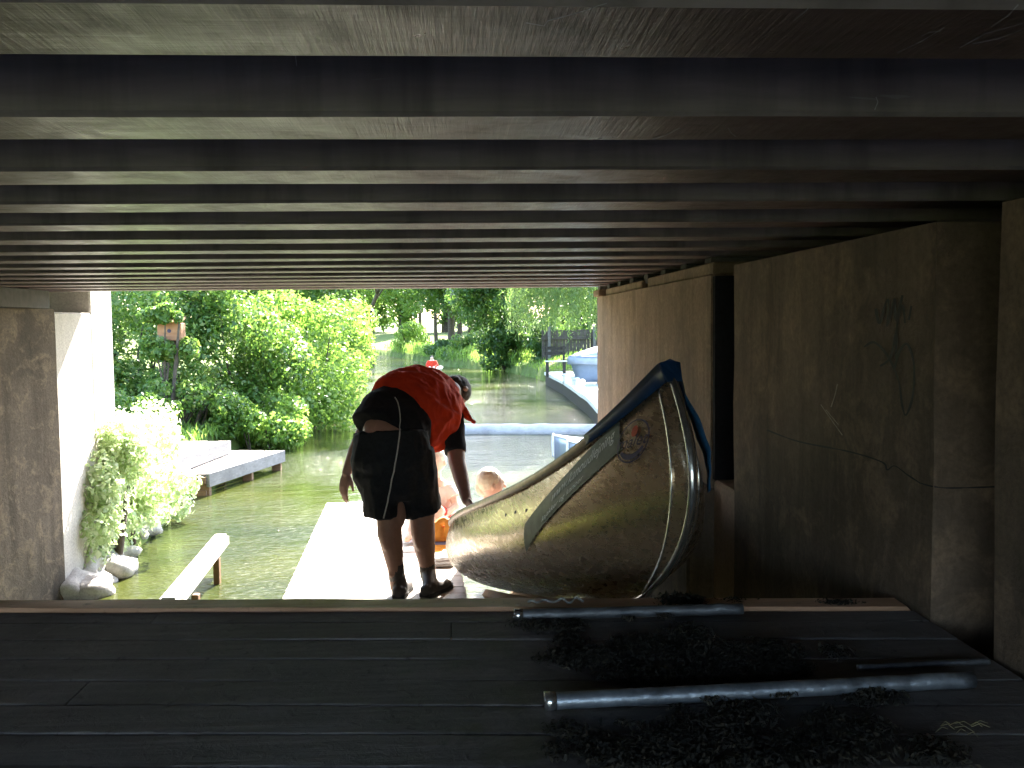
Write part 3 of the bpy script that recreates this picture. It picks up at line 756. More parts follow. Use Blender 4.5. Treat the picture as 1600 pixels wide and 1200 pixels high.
nose = [bm.verts.new(v.co - ax*0.022 + axu*(-0.002)) for v in rows[0]]
for j in range(6): bm.faces.new((nose[j], nose[j+1], rows[0][j+1], rows[0][j])).smooth = True
bm.faces.new(nose)
bc = build('bow_cap', bm, M['blue'], cn); md = bc.modifiers.new('s', 'SOLIDIFY'); md.thickness = 0.004
# blue webbing hanging from the starboard gunwale
bm = bmesh.new(); prev = None
for i in range(26):
    q = i/25; s = 0.020+0.035*q; p = cpt(s, 1.0-0.40*q, 1, 0.014+0.012*math.sin(PI*q)+0.006*noise.noise((q*6, 1, 1)))
    wv = 0.018+0.022*math.sin(PI*min(1, q*1.2))+0.004*noise.noise((q*9, 3, 1))
    a_ = cworld(p[0], p[1]-wv, p[2]); b_ = cworld(p[0]+0.006, p[1]+wv, p[2]-0.004)
    cur = (bm.verts.new(a_), bm.verts.new(b_))
    if prev: bm.faces.new((prev[0], prev[1], cur[1], cur[0])).smooth = True
    prev = cur
wb = build('webbing_strap', bm, M['blue_web'], cn); md = wb.modifiers.new('s', 'SOLIDIFY'); md.thickness = 0.004
# thwarts and seat
for s in (0.30, 0.66):
    L_, R_ = cpt(s, 0.97, -1, -0.01), cpt(s, 0.97, 1, -0.01); bm = bmesh.new(); tube(bm, [cworld(*L_), cworld(*R_)], [(0.03, 0.01)]*2, 10, side=tuple(ax), cap='flat'); build('thwart', bm, M['rail'], cn)
bm = bmesh.new(); L_, R_ = cpt(0.84, 0.62, -1, -0.01), cpt(0.84, 0.62, 1, -0.01)
quadbox(bm, [cworld(L_[0], L_[1]-.12, L_[2]), cworld(R_[0], R_[1]-.12, R_[2]), cworld(R_[0], R_[1]+.12, R_[2]), cworld(L_[0], L_[1]+.12, L_[2]), cworld(L_[0], L_[1]-.12, L_[2]+.02), cworld(R_[0], R_[1]-.12, R_[2]+.02), cworld(R_[0], R_[1]+.12, R_[2]+.02), cworld(L_[0], L_[1]+.12, L_[2]+.02)])
build('seat', bm, M['brown_timber'], cn)
# --- lettering band and round emblem on the port bow, wrapped on the hull
def port(t, z, off=0.0085):
    s = t/CL
    for _ in range(12):
        v_ = max(0.0, min(1.0, z/csheer(s))); y0 = cstem(v_); s = max(1e-4, (t-y0)/(CL-2*y0))
    v_ = max(0.02, min(1.0, z/csheer(s)))
    p = cpt(s, v_, -1, off); return cworld(*p)
def to_tz(px, py):
    l_, n_ = hit(hbv, px, py); q = l_-CO
    return q.dot(ax), q.dot(axu)
q00, q10, q11, q01 = to_tz(824, 858), to_tz(972, 704), to_tz(972, 652), to_tz(824, 816)
def bandpt(u, w_, off):
    a = (q00[0]+(q10[0]-q00[0])*u, q00[1]+(q10[1]-q00[1])*u); b = (q01[0]+(q11[0]-q01[0])*u, q01[1]+(q11[1]-q01[1])*u)
    return port(a[0]+(b[0]-a[0])*w_, a[1]+(b[1]-a[1])*w_, off)
bm = bmesh.new(); g = [[bm.verts.new(bandpt(i/40, j/6, 0.0080)) for j in range(7)] for i in range(41)]
for i in range(40):
    for j in range(6): bm.faces.new((g[i][j], g[i+1][j], g[i+1][j+1], g[i][j+1])).smooth = True
build('sticker_band', bm, M['band'], cn)
def text_verts(s, shear_=0.25):
    cu = bpy.data.curves.new('t', 'FONT'); cu.body = s; cu.shear = shear_; cu.resolution_u = 3
    o = bpy.data.objects.new('t', cu); COL.objects.link(o)
    me = bpy.data.meshes.new_from_object(o.evaluated_get(bpy.context.evaluated_depsgraph_get()))
    bpy.data.objects.remove(o)
    vs = [v.co.copy() for v in me.vertices]; fs = [tuple(p.vertices) for p in me.polygons]; bpy.data.meshes.remove(me)
    x0 = min(v.x for v in vs); x1 = max(v.x for v in vs); y0 = min(v.y for v in vs); y1 = max(v.y for v in vs)
    return [((v.x-x0)/(x1-x0), (v.y-y0)/(y1-y0)) for v in vs], fs
def lettering(name, s, fn, m, shear_=0.25):
    uv, fs = text_verts(s, shear_); bm = bmesh.new(); vs = [bm.verts.new(fn(u, w_)) for u, w_ in uv]
    for f in fs:
        try: bm.faces.new([vs[i] for i in f])
        except ValueError: pass
    return build(name, bm, m, cn)
lettering('lettering', 'www.kanoudlejning', lambda u, w_: bandpt(0.40+0.57*u, 0.36+0.44*w_, 0.0105), M['lettering'])
lettering('lettering', 'kajakker og kanoer', lambda u, w_: bandpt(0.30+0.42*u, 0.08+0.22*w_, 0.0105), M['lettering'])
ec = to_tz(992, 690); e1 = to_tz(1018, 690); e2 = to_tz(992, 658)
er_t, er_z = abs(e1[0]-ec[0]), abs(e2[1]-ec[1])
bm = bmesh.new(); n = 48
for r1, r2 in ((1.0, 0.93),):
    A_ = [bm.verts.new(port(ec[0]-er_t*r1*math.cos(2*PI*i/n), ec[1]+er_z*r1*math.sin(2*PI*i/n))) for i in range(n)]
    B_ = [bm.verts.new(port(ec[0]-er_t*r2*math.cos(2*PI*i/n), ec[1]+er_z*r2*math.sin(2*PI*i/n))) for i in range(n)]
    for i in range(n): bm.faces.new((A_[i], A_[(i+1) % n], B_[(i+1) % n], B_[i]))
arc = [[port(ec[0]-er_t*r_*math.cos(a_), ec[1]+er_z*r_*math.sin(a_)) for r_ in (0.86, 0.70-0.1*math.sin((a_+2.6)/2.1*PI))] for a_ in [-2.6+2.1*i/16 for i in range(17)]]
arc = [[bm.verts.new(p) for p in r_] for r_ in arc]
for i in range(16): bm.faces.new((arc[i][0], arc[i+1][0], arc[i+1][1], arc[i][1]))
build('emblem_ring', bm, M['ink'], cn)
bm = bmesh.new(); c_ = [bm.verts.new(port(ec[0]-er_t*(0.02+0.20*math.cos(2*PI*i/20)), ec[1]+er_z*(0.45+0.26*math.sin(2*PI*i/20)))) for i in range(20)]
bm.faces.new(c_); build('emblem_dot', bm, M['red_ink'], cn)
lettering('emblem_name', 'malet', lambda u, w_: port(ec[0]-er_t*(-0.92+1.9*u), ec[1]+er_z*(-0.28+0.55*w_), 0.0098), M['ink'], 0.3)
# timber skids that carry the keel from the platform edge down to the water
for o_ in (-0.10, 0.10):
    bm = bmesh.new(); a_ = cworld(o_, -0.02, -0.035); b_ = cworld(o_, 4.6, -0.035)
    tube(bm, [a_-axu*0.04, b_-axu*0.04], [(0.04, 0.03)]*2, 4, side=tuple(axu), cap='flat'); build('skid_rail', bm, M['brown_timber'], pl)
for t_ in (0.05, 1.4, 2.8):
    bm = bmesh.new(); p = cworld(0, t_, -0.115); box(bm, p.x-0.13, p.x+0.13, p.y-0.04, p.y+0.04, p.z-0.07, p.z); box(bm, p.x-0.05, p.x+0.05, p.y-0.035, p.y+0.035, -0.95, p.z-0.072); build('trestle', bm, M['brown_timber'], pl)
# --- clear plastic-like rope end lying by the bow on the edge beam
bm = bmesh.new(); pts = []
for i in range(40):
    q = i/39; p = UZ(826+84*q, 940-3*q+1.5*math.sin(q*19), ZD+0.014); pts.append(p+Vector((0, 0.004*math.sin(q*31), 0.003*math.sin(q*23))))
tube(bm, pts, 0.0032, 6)
tag(build('rope_end', bm, M['cord'], None, True), 'thin pale rope end lying along the platform edge under the canoe bow', 'rope')
# ================================================================== people
def hand(bm, wrist, dirF, palmN, s=1.0, curl=(0.25, 0.3, 0.35, 0.4), spread=0.05, thumb=1, thumb_out=0.6, bend=None):
    """palm, four jointed fingers curling towards palmN, thumb leaving the side of the palm"""
    F = Vector(dirF).normalized(); Nn = Vector(palmN); Nn = (Nn-F*Nn.dot(F)).normalized(); S = F.cross(Nn)*thumb
    w_ = Vector(wrist)
    offs = (0.030, 0.010, -0.010, -0.028); lens = ((0.042, 0.026, 0.022), (0.046, 0.030, 0.023), (0.043, 0.028, 0.022), (0.034, 0.021, 0.020)); ml = (0.086, 0.089, 0.085, 0.078)
    for i in range(4):
        k = w_ + F*ml[i]*s + S*offs[i]*s
        tube(bm, [w_+S*offs[i]*0.55*s, w_+F*ml[i]*0.5*s+S*offs[i]*0.9*s, k], [0.013*s, 0.0135*s, 0.0105*s], 10)
        d = (F+S*spread*(1.5-i)).normalized(); p = k.copy(); pts = [k.copy()]; ang = 0
        for j, l in enumerate(lens[i]):
            ang += curl[i]*(0.9 if j == 0 else 1.0)
            dd = d*math.cos(ang)+Nn*math.sin(ang); p = p+dd*l*s; pts.append(p.copy())
        tube(bm, pts, [0.0098*s, 0.0088*s, 0.0080*s, 0.0066*s], 10)
    b0 = w_+F*0.022*s+S*0.024*s; d1 = (F*0.62+S*thumb_out+Nn*0.25).normalized(); d2 = (F*0.9+S*thumb_out*0.35+Nn*0.35).normalized()
    tube(bm, [w_+F*0.012*s+S*0.012*s, b0, b0+d1*0.038*s, b0+d1*0.038*s+d2*0.030*s, b0+d1*0.038*s+d2*0.052*s], [0.013*s, 0.015*s, 0.0118*s, 0.0100*s, 0.0076*s], 10)

# ---- the man: seen from behind, bent forward towards the canoe
man = thing('person', 'man in orange vest and black shorts bending over with his back turned', 'person', tuple(UZ(643, 930, ZK)))
Yb = 5.66
def G(px, py, Y): return U(px, py, Y)
fl = UZ(623, 936, ZK); fr = UZ(667, 933, ZK)
imgS = (rt*(-0.60)+up*0.80).normalized()        # sideways axis of the bent trunk: his left shoulder is up
trunk = [G(611, 690, 5.74), G(622, 662, 5.84), G(642, 642, 5.97), G(668, 630, 6.12), G(690, 620, 6.26), G(703, 612, 6.34)]
bm = bmesh.new()
tube(bm, trunk, [(0.19, 0.13), (0.195, 0.13), (0.20, 0.13), (0.20, 0.13), (0.17, 0.105), (0.08, 0.075)], 20, side=tuple(imgS))
ball(bm, G(609, 700, 5.73), (0.215, 0.155, 0.15), 18)
# legs
legL = [G(602, 715, 5.73), G(604, 760, 5.72), G(608, 800, 5.71), G(609, 835, 5.70), G(615, 868, 5.71), G(619, 897, 5.72), G(620, 916, 5.73)]
legR = [G(640, 715, 5.75), G(652, 760, 5.77), G(659, 798, 5.78), G(661, 833, 5.78), G(665, 866, 5.80), G(668, 890, 5.82), G(669, 904, 5.83)]
lr = [0.105, 0.095, 0.076, 0.074, 0.059, 0.043, 0.042]
tube(bm, legL, lr, 16); tube(bm, legR, lr, 16)
for (x, y, Yc, rr_) in ((606, 838, 5.672, 0.048), (658, 836, 5.752, 0.050), (611, 832, 5.675, 0.044), (666, 832, 5.755, 0.046), (622, 800, 5.70, 0.05), (667, 800, 5.76, 0.05)):
    ball(bm, G(x, y, Yc), (rr_, rr_, rr_*2.1), 12)
for (x, y, Yc) in ((613, 896, 5.70), (626, 896, 5.72), (662, 889, 5.81), (675, 889, 5.82)): ball(bm, G(x, y, Yc), 0.026, 10)
# neck and head (bowed, crown pointing away to the right)
hc = G(713, 611, 6.44); hd = Vector((0.42, 0.78, -0.18)).normalized(); face = Vector((0.25, 0.15, -1)).normalized(); face = (face-hd*face.dot(hd)).normalized(); ear = hd.cross(face)
tube(bm, [G(697, 616, 6.30), hc-hd*0.06], [0.065, 0.058], 14)
rotH = Matrix((ear, face, hd)).transposed()
ball(bm, hc+hd*0.02, (0.076, 0.094, 0.100), 18, rotH)
ball(bm, hc-hd*0.055+face*0.035, (0.056, 0.062, 0.065), 14, rotH)          # jaw
tube(bm, [hc+hd*0.012+face*0.090, hc-hd*0.022+face*0.112, hc-hd*0.028+face*0.098], [0.009, 0.013, 0.011], 8)   # nose
for sg in (-1, 1):
    ball(bm, hc+ear*0.078*sg-hd*0.01-face*0.005, (0.012, 0.020, 0.032), 10, rotH)
    ball(bm, hc+ear*0.030*sg+face*0.086+hd*0.016, (0.014, 0.006, 0.008), 8, rotH)
ball(bm, hc-hd*0.062+face*0.094, (0.024, 0.008, 0.008), 8, rotH)
# right arm reaching down to the gunwale
sR = G(706, 652, 6.20); eR_ = G(714, 722, 6.00); wR = G(729, 781, 5.78)
tube(bm, [G(694, 640, 6.2), sR, G(711, 690, 6.1), eR_, G(720, 745, 5.92), wR], [0.085, 0.073, 0.060, 0.054, 0.049, 0.032], 16)
gw = G(737, 803, 5.66)
hand(bm, wR+(gw-wR).normalized()*0.012, (gw-wR)+Vector((0.03, 0, 0)), Vector((1, -0.2, -0.2)), 1.0, (0.45, 0.5, 0.55, 0.6), 0.04, -1, 0.6)
# left arm hanging beside the hip
sL = G(604, 628, 6.14); eL_ = G(567, 678, 6.06); wL = G(542, 738, 5.98)
tube(bm, [G(630, 615, 6.14), sL, G(583, 654, 6.10), eL_, G(555, 705, 6.02), wL], [0.085, 0.070, 0.058, 0.050, 0.046, 0.031], 16)
hd_ = G(533, 776, 5.95)-wL
hand(bm, wL, hd_, Vector((0.7, 0.75, -0.15)), 1.06, (0.22, 0.28, 0.32, 0.36), 0.05, 1, 0.5)
body = skinned('body', bm, M['skin'], man, 0.0065, 4)
# hair: close-cropped cap over the back and crown
bm = bmesh.new(); ball(bm, hc+hd*0.026-face*0.012, (0.088, 0.100, 0.110), 18, rotH); ball(bm, hc-hd*0.04-face*0.045, (0.066, 0.055, 0.065), 14, rotH)
skinned('hair', bm, M['dark_hair'], man, 0.007, 2, [(0.003, 60, 1.0)])
# shorts
bm = bmesh.new()
tube(bm, [G(600, 706, 5.73), G(597, 745, 5.72), G(597, 780, 5.71), G(598, 806, 5.71)], [(0.165, 0.17), (0.142, 0.15), (0.116, 0.125), (0.106, 0.118)], 20, side=(1, 0, 0), cap='flat')
tube(bm, [G(637, 712, 5.74), G(647, 745, 5.75), G(655, 778, 5.77), G(661, 800, 5.78)], [(0.165, 0.17), (0.148, 0.15), (0.126, 0.13), (0.122, 0.122)], 20, side=(1, 0, 0), cap='flat')
ball(bm, G(612, 716, 5.73), (0.248, 0.195, 0.16), 20)
tube(bm, [G(610, 674, 5.74), G(611, 700, 5.73), G(615, 735, 5.73), G(622, 765, 5.74), G(626, 780, 5.74)], [(0.225, 0.150), (0.238, 0.170), (0.242, 0.175), (0.215, 0.16), (0.14, 0.13)], 24, side=(1, 0, 0.02), cap='flat')
skinned('shorts', bm, M['black_cloth'], man, 0.009, 4, [(0.011, 7, 2.0, (1, 1, 0.4), True), (0.006, 18, 5.0, (1, 1, 0.6), True)])
# black T-shirt: trunk and two sleeves
bm = bmesh.new()
tube(bm, [G(604, 677, 5.735), G(615, 655, 5.81), G(640, 640, 5.96), G(668, 629, 6.12), G(688, 621, 6.25), G(698, 615, 6.31)],
     [(0.225, 0.158), (0.228, 0.160), (0.222, 0.155), (0.208, 0.145), (0.170, 0.118), (0.085, 0.082)], 24, side=tuple((imgS+Vector((-0.9, 0, 0.0))).normalized()), cap='flat')
ball(bm, G(628, 662, 5.83), (0.19, 0.16, 0.14), 18)
ball(bm, G(640, 676, 5.80), (0.13, 0.15, 0.12), 16)
tube(bm, [G(690, 638, 6.2), G(705, 652, 6.19), G(708, 680, 6.12), G(711, 708, 6.05)], [0.094, 0.088, 0.076, 0.072], 18, cap='flat')
tube(bm, [G(632, 616, 6.14), G(606, 628, 6.13), G(588, 650, 6.10)], [0.09, 0.082, 0.076], 16, cap='flat')
shirt = skinned('t_shirt', bm, M['shirt'], man, 0.009, 4, [(0.007, 8, 8.0, None, True)])
# orange vest over the shoulders and upper back
bm = bmesh.new()
vs_side = tuple(imgS)
tube(bm, [G(627, 651, 5.89), G(640, 643, 5.96), G(654, 636, 6.04), G(670, 629, 6.13), G(686, 621, 6.24), G(698, 615, 6.31)],
     [(0.262, 0.196), (0.270, 0.202), (0.270, 0.202), (0.258, 0.196), (0.205, 0.160), (0.098, 0.097)], 28, side=vs_side, cap='flat')
tube(bm, [G(590, 640, 5.98), G(612, 618, 6.02), G(645, 606, 6.08), G(676, 606, 6.16)], [0.06, 0.085, 0.095, 0.09], 16)
tube(bm, [G(632, 602, 6.02), G(652, 597, 6.06), G(676, 601, 6.12)], [0.050, 0.058, 0.05], 14)       # bunched collar and float
tube(bm, [G(700, 618, 6.26), G(718, 634, 6.22), G(733, 652, 6.18), G(741, 659, 6.16)], [0.06, 0.044, 0.022, 0.010], 12)
tube(bm, [G(676, 668, 6.02), G(681, 690, 5.98), G(682, 699, 5.98)], [(0.060, 0.05), (0.052, 0.04), (0.048, 0.03)], 14, side=(1, 0, 0))
skinned('vest', bm, M['vest'], man, 0.009, 3, [(0.015, 7.5, 4.0, None, True), (0.006, 17, 1.0, None, True)])
# shoes
def shoe(heel, toe, ank, nm):
    h, t_ = Vector(heel), Vector(toe); d = (t_-h); d.z = 0; L = d.length; d.normalize(); sx = Vector((d.y, -d.x, 0)); tilt = (t_-h).normalized(); upv = sx.cross(tilt); 
    if upv.z < 0: upv = -upv
    bm = bmesh.new()
    tube(bm, [h+tilt*0.02+upv*0.035, h+tilt*0.09+upv*0.038, h+tilt*0.17+upv*0.034, h+tilt*0.235+upv*0.030], [(0.046, 0.042), (0.048, 0.044), (0.056, 0.038), (0.046, 0.028)], 16, side=tuple(sx))
    tube(bm, [h+tilt*0.055+upv*0.05, Vector(ank)], [0.046, 0.045], 16)
    o = skinned(nm, bm, M['shoe'], man, 0.006, 3)
    bm = bmesh.new()
    prof = [(-0.012, 0.036), (0.04, 0.049), (0.10, 0.047), (0.18, 0.058), (0.245, 0.050), (0.288, 0.026)]
    rows = []
    for l, wd in prof: rows.append([bm.verts.new(h+tilt*l+sx*wd*k+upv*z) for z, k in ((0.0, -1), (0.0, 1), (0.022, 1), (0.022, -1))])
    for a, b in zip(rows[:-1], rows[1:]):
        for j in range(4): bm.faces.new((a[j], a[(j+1) % 4], b[(j+1) % 4], b[j]))
    bm.faces.new(rows[0]); bm.faces.new(rows[-1][::-1]); build('sole', bm, M['sole'], o)
shoe(fl+Vector((0, 0.01, 0.001)), fl+Vector((0.035, 0.30, 0.001)), G(620, 893, 5.75), 'shoe')
hr = UZ(665, 934, ZK)
shoe(hr+Vector((0, 0.0, 0.004)), hr+Vector((0.135, 0.24, 0.001)), G(669, 887, 5.85), 'shoe')
# socks
for A_, B_ in ((G(618, 880, 5.715), G(620, 905, 5.73)), (G(666.5, 876, 5.81), G(669, 900, 5.83))):
    bm = bmesh.new(); tube(bm, [A_, B_], [0.050, 0.048], 16, cap='flat'); build('sock', bm, M['shoe'], man, True)
# loose vest strap hanging down his back and thigh
bvm = bvh_of([o for o in man.children if o.type == 'MESH'])
bm = bmesh.new(); pts = []
for x, y in spline([(617, 622), (622, 632), (625, 655), (624, 680), (620, 712), (613, 748), (605, 785), (599, 809)], 6):
    l_, n_ = hit(bvm, x, y)
    if l_ is None: continue
    pts.append(l_+n_*0.006)
tube(bm, pts, [(0.0045, 0.0025)]*len(pts), 8); build('strap', bm, M['cord'], man, True)

# ---- children in the sun behind him
def child(label, base, az, s, shirt_m, shorts_m, hair_m, knees=True, lean=0.1):
    c = thing('person', label, 'person', tuple(base))
    B = Vector(base); f = Vector((math.sin(az), math.cos(az), 0)); r = Vector((f.y, -f.x, 0)); z = Vector((0, 0, 1))
    def q(a, b, h): return B + (f*a + r*b + z*h)*s
    hip, ch, nk = q(0, 0, 0.09), q(lean*0.5, 0, 0.33), q(lean, 0, 0.47); hd0 = q(lean+0.03, 0, 0.60)
    bm = bmesh.new()
    tube(bm, [hip, q(lean*.25, 0, .2), ch, q(lean, 0, 0.42)], [(0.13*s, 0.10*s), (0.115*s, 0.09*s), (0.135*s, 0.095*s), (0.09*s, 0.07*s)], 14, side=tuple(r))
    tube(bm, [nk-z*0.03*s, hd0], [0.045*s, 0.042*s], 10)
    ball(bm, hd0+z*0.03*s, (0.085*s, 0.095*s, 0.108*s), 16, Matrix((r, f, z)).transposed())
    tube(bm, [hd0+f*0.085*s+z*0.03*s, hd0+f*0.108*s+z*0.0*s], [0.010*s, 0.013*s], 8)
    ball(bm, hd0+f*0.05*s-z*0.045*s, (0.05*s, 0.05*s, 0.04*s), 10)
    for sg in (-1, 1):
        ball(bm, hd0+r*0.086*sg*s+z*0.015*s, (0.016*s, 0.02*s, 0.028*s), 8)
        ball(bm, hd0+f*0.088*s+r*0.03*sg*s+z*0.04*s, 0.011*s, 8)
        tube(bm, [q(lean*.9, 0.12*sg, 0.40), q(lean+.06, 0.19*sg, 0.26), q(lean+0.20, 0.14*sg, 0.19)], [0.045*s, 0.036*s, 0.026*s], 10)
        hand(bm, q(lean+0.20, 0.14*sg, 0.19), f-z*0.3, -z*0.8+f*0.1, s*0.75, (0.4, 0.4, 0.45, 0.5), 0.05, sg)
        kn = q(0.30, 0.10*sg, 0.24 if knees else 0.10); an = q(0.44, 0.09*sg, 0.06 if knees else 0.04)
        tube(bm, [q(0.02, 0.075*sg, 0.08), kn, an], [0.078*s, 0.056*s, 0.036*s], 12)
        tube(bm, [an, an+f*0.09*s-z*0.02*s], [0.035*s, 0.026*s], 10)
    skinned('body', bm, M['pale_skin'], c, 0.0065, 3)
    bm = bmesh.new(); tube(bm, [q(0, 0, .06), q(lean*.25, 0, .2), q(lean*.5, 0, .34), q(lean, 0, 0.43)], [(0.15*s, 0.12*s), (0.135*s, 0.11*s), (0.152*s, 0.112*s), (0.095*s, 0.08*s)], 16, side=tuple(r), cap='flat')
    for sg in (-1, 1): tube(bm, [q(lean*.9, 0.10*sg, 0.41), q(lean+.03, 0.165*sg, 0.32)], [0.06*s, 0.055*s], 10, cap='flat')
    skinned('shirt', bm, shirt_m, c, 0.008, 3, [(0.004, 14, 1.0)])
    bm = bmesh.new()
    for sg in (-1, 1): tube(bm, [q(0.0, 0.07*sg, 0.08), q(0.24, 0.095*sg, 0.20 if knees else 0.10)], [0.10*s, 0.075*s], 12)
    skinned('shorts', bm, shorts_m, c, 0.008, 3)
    bm = bmesh.new(); ball(bm, hd0+z*0.05*s-f*0.016*s, (0.094*s, 0.098*s, 0.10*s), 14, Matrix((r, f, z)).transposed()); ball(bm, hd0-f*0.05*s+z*0.0*s, (0.07*s, 0.045*s, 0.07*s), 12)
    skinned('hair', bm, hair_m, c, 0.006, 3, [(0.0012, 60, 1.0)])
    return c
hb = U(757, 752, 6.72)
child('small blond child in white shirt sitting in the far end of the canoe', (hb.x-0.03, 6.72, hb.z-0.62), R(80), 0.96, M['white_cloth'], M['red_cloth'], M['blond_hair'], True, 0.05)
kb = U(686, 716, 7.5)
child('child in white shirt and red shorts sitting on the dock behind the man', (kb.x, 7.5, ZK), R(-160), (kb.z-ZK)/0.64, M['white_cloth'], M['red_cloth'], M['blond_hair'], True, 0.06)
# orange life jacket and folded towel on the dock between man and canoe
lb = UZ(694, 862, ZK+0.04)
t = thing('life_jacket', 'bright orange life jacket lying on the dock beside the canoe', 'life jacket', (lb.x, lb.y, ZK))
bm = bmesh.new()
for k, (dx, h) in enumerate(((-0.055, 0.15), (0.055, 0.17))):
    tube(bm, [lb+Vector((dx, 0, 0.03)), lb+Vector((dx, 0.03, 0.08)), lb+Vector((dx*0.9, 0.06, h))], [(0.058, 0.035), (0.06, 0.042), (0.045, 0.03)], 14, side=(1, 0, 0))
tube(bm, [lb+Vector((-0.06, 0.07, 0.17)), lb+Vector((0, 0.10, 0.20)), lb+Vector((0.06, 0.07, 0.18))], [0.03, 0.034, 0.03], 12)
skinned('foam_panel', bm, M['orange_cloth'], t, 0.008, 3, [(0.004, 20, 1.0)])
bm = bmesh.new(); tube(bm, [lb+Vector((-0.12, -0.035, 0.07)), lb+Vector((0, -0.05, 0.072)), lb+Vector((0.12, -0.035, 0.07))], [(0.012, 0.003)]*3, 8, side=(0, 0, 1)); build('belt', bm, M['ink'], t)
tb = UZ(694, 884, ZK)
t = thing('folded_towel', 'grey and white folded towel in front of the orange life jacket', 'towel', (tb.x, tb.y, ZK))
bm = bmesh.new()
for k in range(3):
    tube(bm, [(tb.x-0.06, tb.y+0.01*k, ZK+0.012+0.022*k), (tb.x+0.06, tb.y+0.012*k, ZK+0.014+0.022*k)], [(0.06, 0.011)]*2, 14, side=(0, 1, 0))
skinned('cloth', bm, M['towel'], t, 0.005, 2, [(0.003, 25, 1.0)])
# ================================================================== terrain and water
LY = [-30, 0, 7, 8, 9, 10, 11, 14, 22, 32, 44, 52, 62, 80, 120, 400]; LX = [-3.2, -3.2, -3.1, -2.75, -2.85, -3.0, -3.6, -3.7, -3.1, -3.4, -4.0, -4.3, -6.2, -13, -30, -150]
RY = [-30, 7.0, 7.3, 8, 14.5, 15.6, 17, 20, 26, 31, 35, 40, 45, 54, 62, 80, 120, 400]; RX = [1.1, 1.1, 4.5, 6, 6, 3.6, 2.95, 3.15, 3.30, 3.25, 2.75, 2.0, -0.4, -2.4, -4.2, -10, -26, -146]
def XL(y): return float(np.interp(y, LY, LX))
def XR(y): return float(np.interp(y, RY, RX))
def gz(x, y):
    l, r = XL(y), XR(y); dlt = max(l-x, x-r)
    nz_ = 0.10*noise.noise((x*0.5, y*0.5, 0)) + 0.25*noise.noise((x*0.11, y*0.11, 4))
    if dlt < -0.35: return -1.05
    if dlt < 0.0: return -1.05 + (dlt+0.35)/0.35*1.10
    land = 0.30+0.55*(1-math.exp(-dlt/2.5))
    if x > r and 7 < y < 34: land = 0.36
    elif y > 55: land += min(3.0, (y-55)*0.012*min(1, dlt/6))
    return land + nz_*min(1, dlt/1.2)*(0.25 if x > r and y < 34 else 1)
gx = sorted(set([round(v, 3) for v in list(np.arange(-12, 12, 0.3)) + list(-12-np.cumsum(np.linspace(0.4, 22, 32))) + list(12+np.cumsum(np.linspace(0.4, 22, 32)))]))
gy = sorted(set([round(v, 3) for v in list(np.arange(-4, 66, 0.3)) + list(-4-np.cumsum(np.linspace(0.5, 12, 10))) + list(66+np.cumsum(np.linspace(0.4, 25, 36)))]))
V = np.array([[x, y, gz(x, y)] for y in gy for x in gx]); nx_ = len(gx)
F = np.array([[j*nx_+i, j*nx_+i+1, (j+1)*nx_+i+1, (j+1)*nx_+i] for j in range(len(gy)-1) for i in range(nx_-1)])
g_ = np_mesh('ground', V, F, M['ground']); tag(g_, kind='structure')
for p in g_.data.polygons: p.use_smooth = True
bm = bmesh.new(); vs = [bm.verts.new(p) for p in ((-160, -40, 0), (60, -40, 0), (60, 420, 0), (-160, 420, 0))]; bm.faces.new(vs)
tag(build('water', bm, M['water']), kind='structure')

# quay on the right: pale coping along the bend, wooden piling below
bm = bmesh.new(); bm2 = bmesh.new(); prev = None
ys = [15.7+0.4*i for i in range(39)]
for y in ys:
    x = XR(y)-0.42; zt = 0.40+0.012*noise.noise((y, 1, 1)); wd = 0.85
    cur = [bm.verts.new((x, y, zt)), bm.verts.new((x+wd, y, zt+0.02)), bm.verts.new((x+wd, y, zt-0.3)), bm.verts.new((x, y, zt-0.09))]
    c2 = [bm2.verts.new((x+0.035, y, zt-0.09)), bm2.verts.new((x+0.07+0.02*noise.noise((y*3, 2, 2)), y, -1.0))]
    if prev:
        for j in range(4): bm.faces.new((prev[0][j], prev[0][(j+1) % 4], cur[(j+1) % 4], cur[j]))
        bm2.faces.new((prev[1][0], c2[0], c2[1], prev[1][1]))
    prev = (cur, c2)
tag(build('quay', bm, M['white_paint']), kind='structure')
tag(build('quay_piling', bm2, M['dark_wood']), kind='structure')

# floating boom across the canal
t = thing('log_boom', 'long pale floating log boom lying straight across the canal', 'log boom', (1, 17, 0))
A_, B_ = U(690, 673, 17.3), U(985, 671, 16.7); A_.z = B_.z = 0.04
bm = bmesh.new(); n = 40; pts = [A_.lerp(B_, i/n)+Vector((0, 0.02*noise.noise((i*.2, 1, 1)), 0.012*noise.noise((i*.3, 5, 1)))) for i in range(n+1)]
tube(bm, pts, [0.135+0.006*noise.noise((i*.25, 9, 1)) for i in range(n+1)], 20, cap='round'); build('log', bm, M['boom'], t, True)
for q in (0.08, 0.93):
    bm = bmesh.new(); p = A_.lerp(B_, q); tube(bm, [p+Vector((-0.03, 0, 0)), p+Vector((0.03, 0, 0))], 0.143, 20, cap='flat'); build('iron_band', bm, M['dark_wood'], t, True)

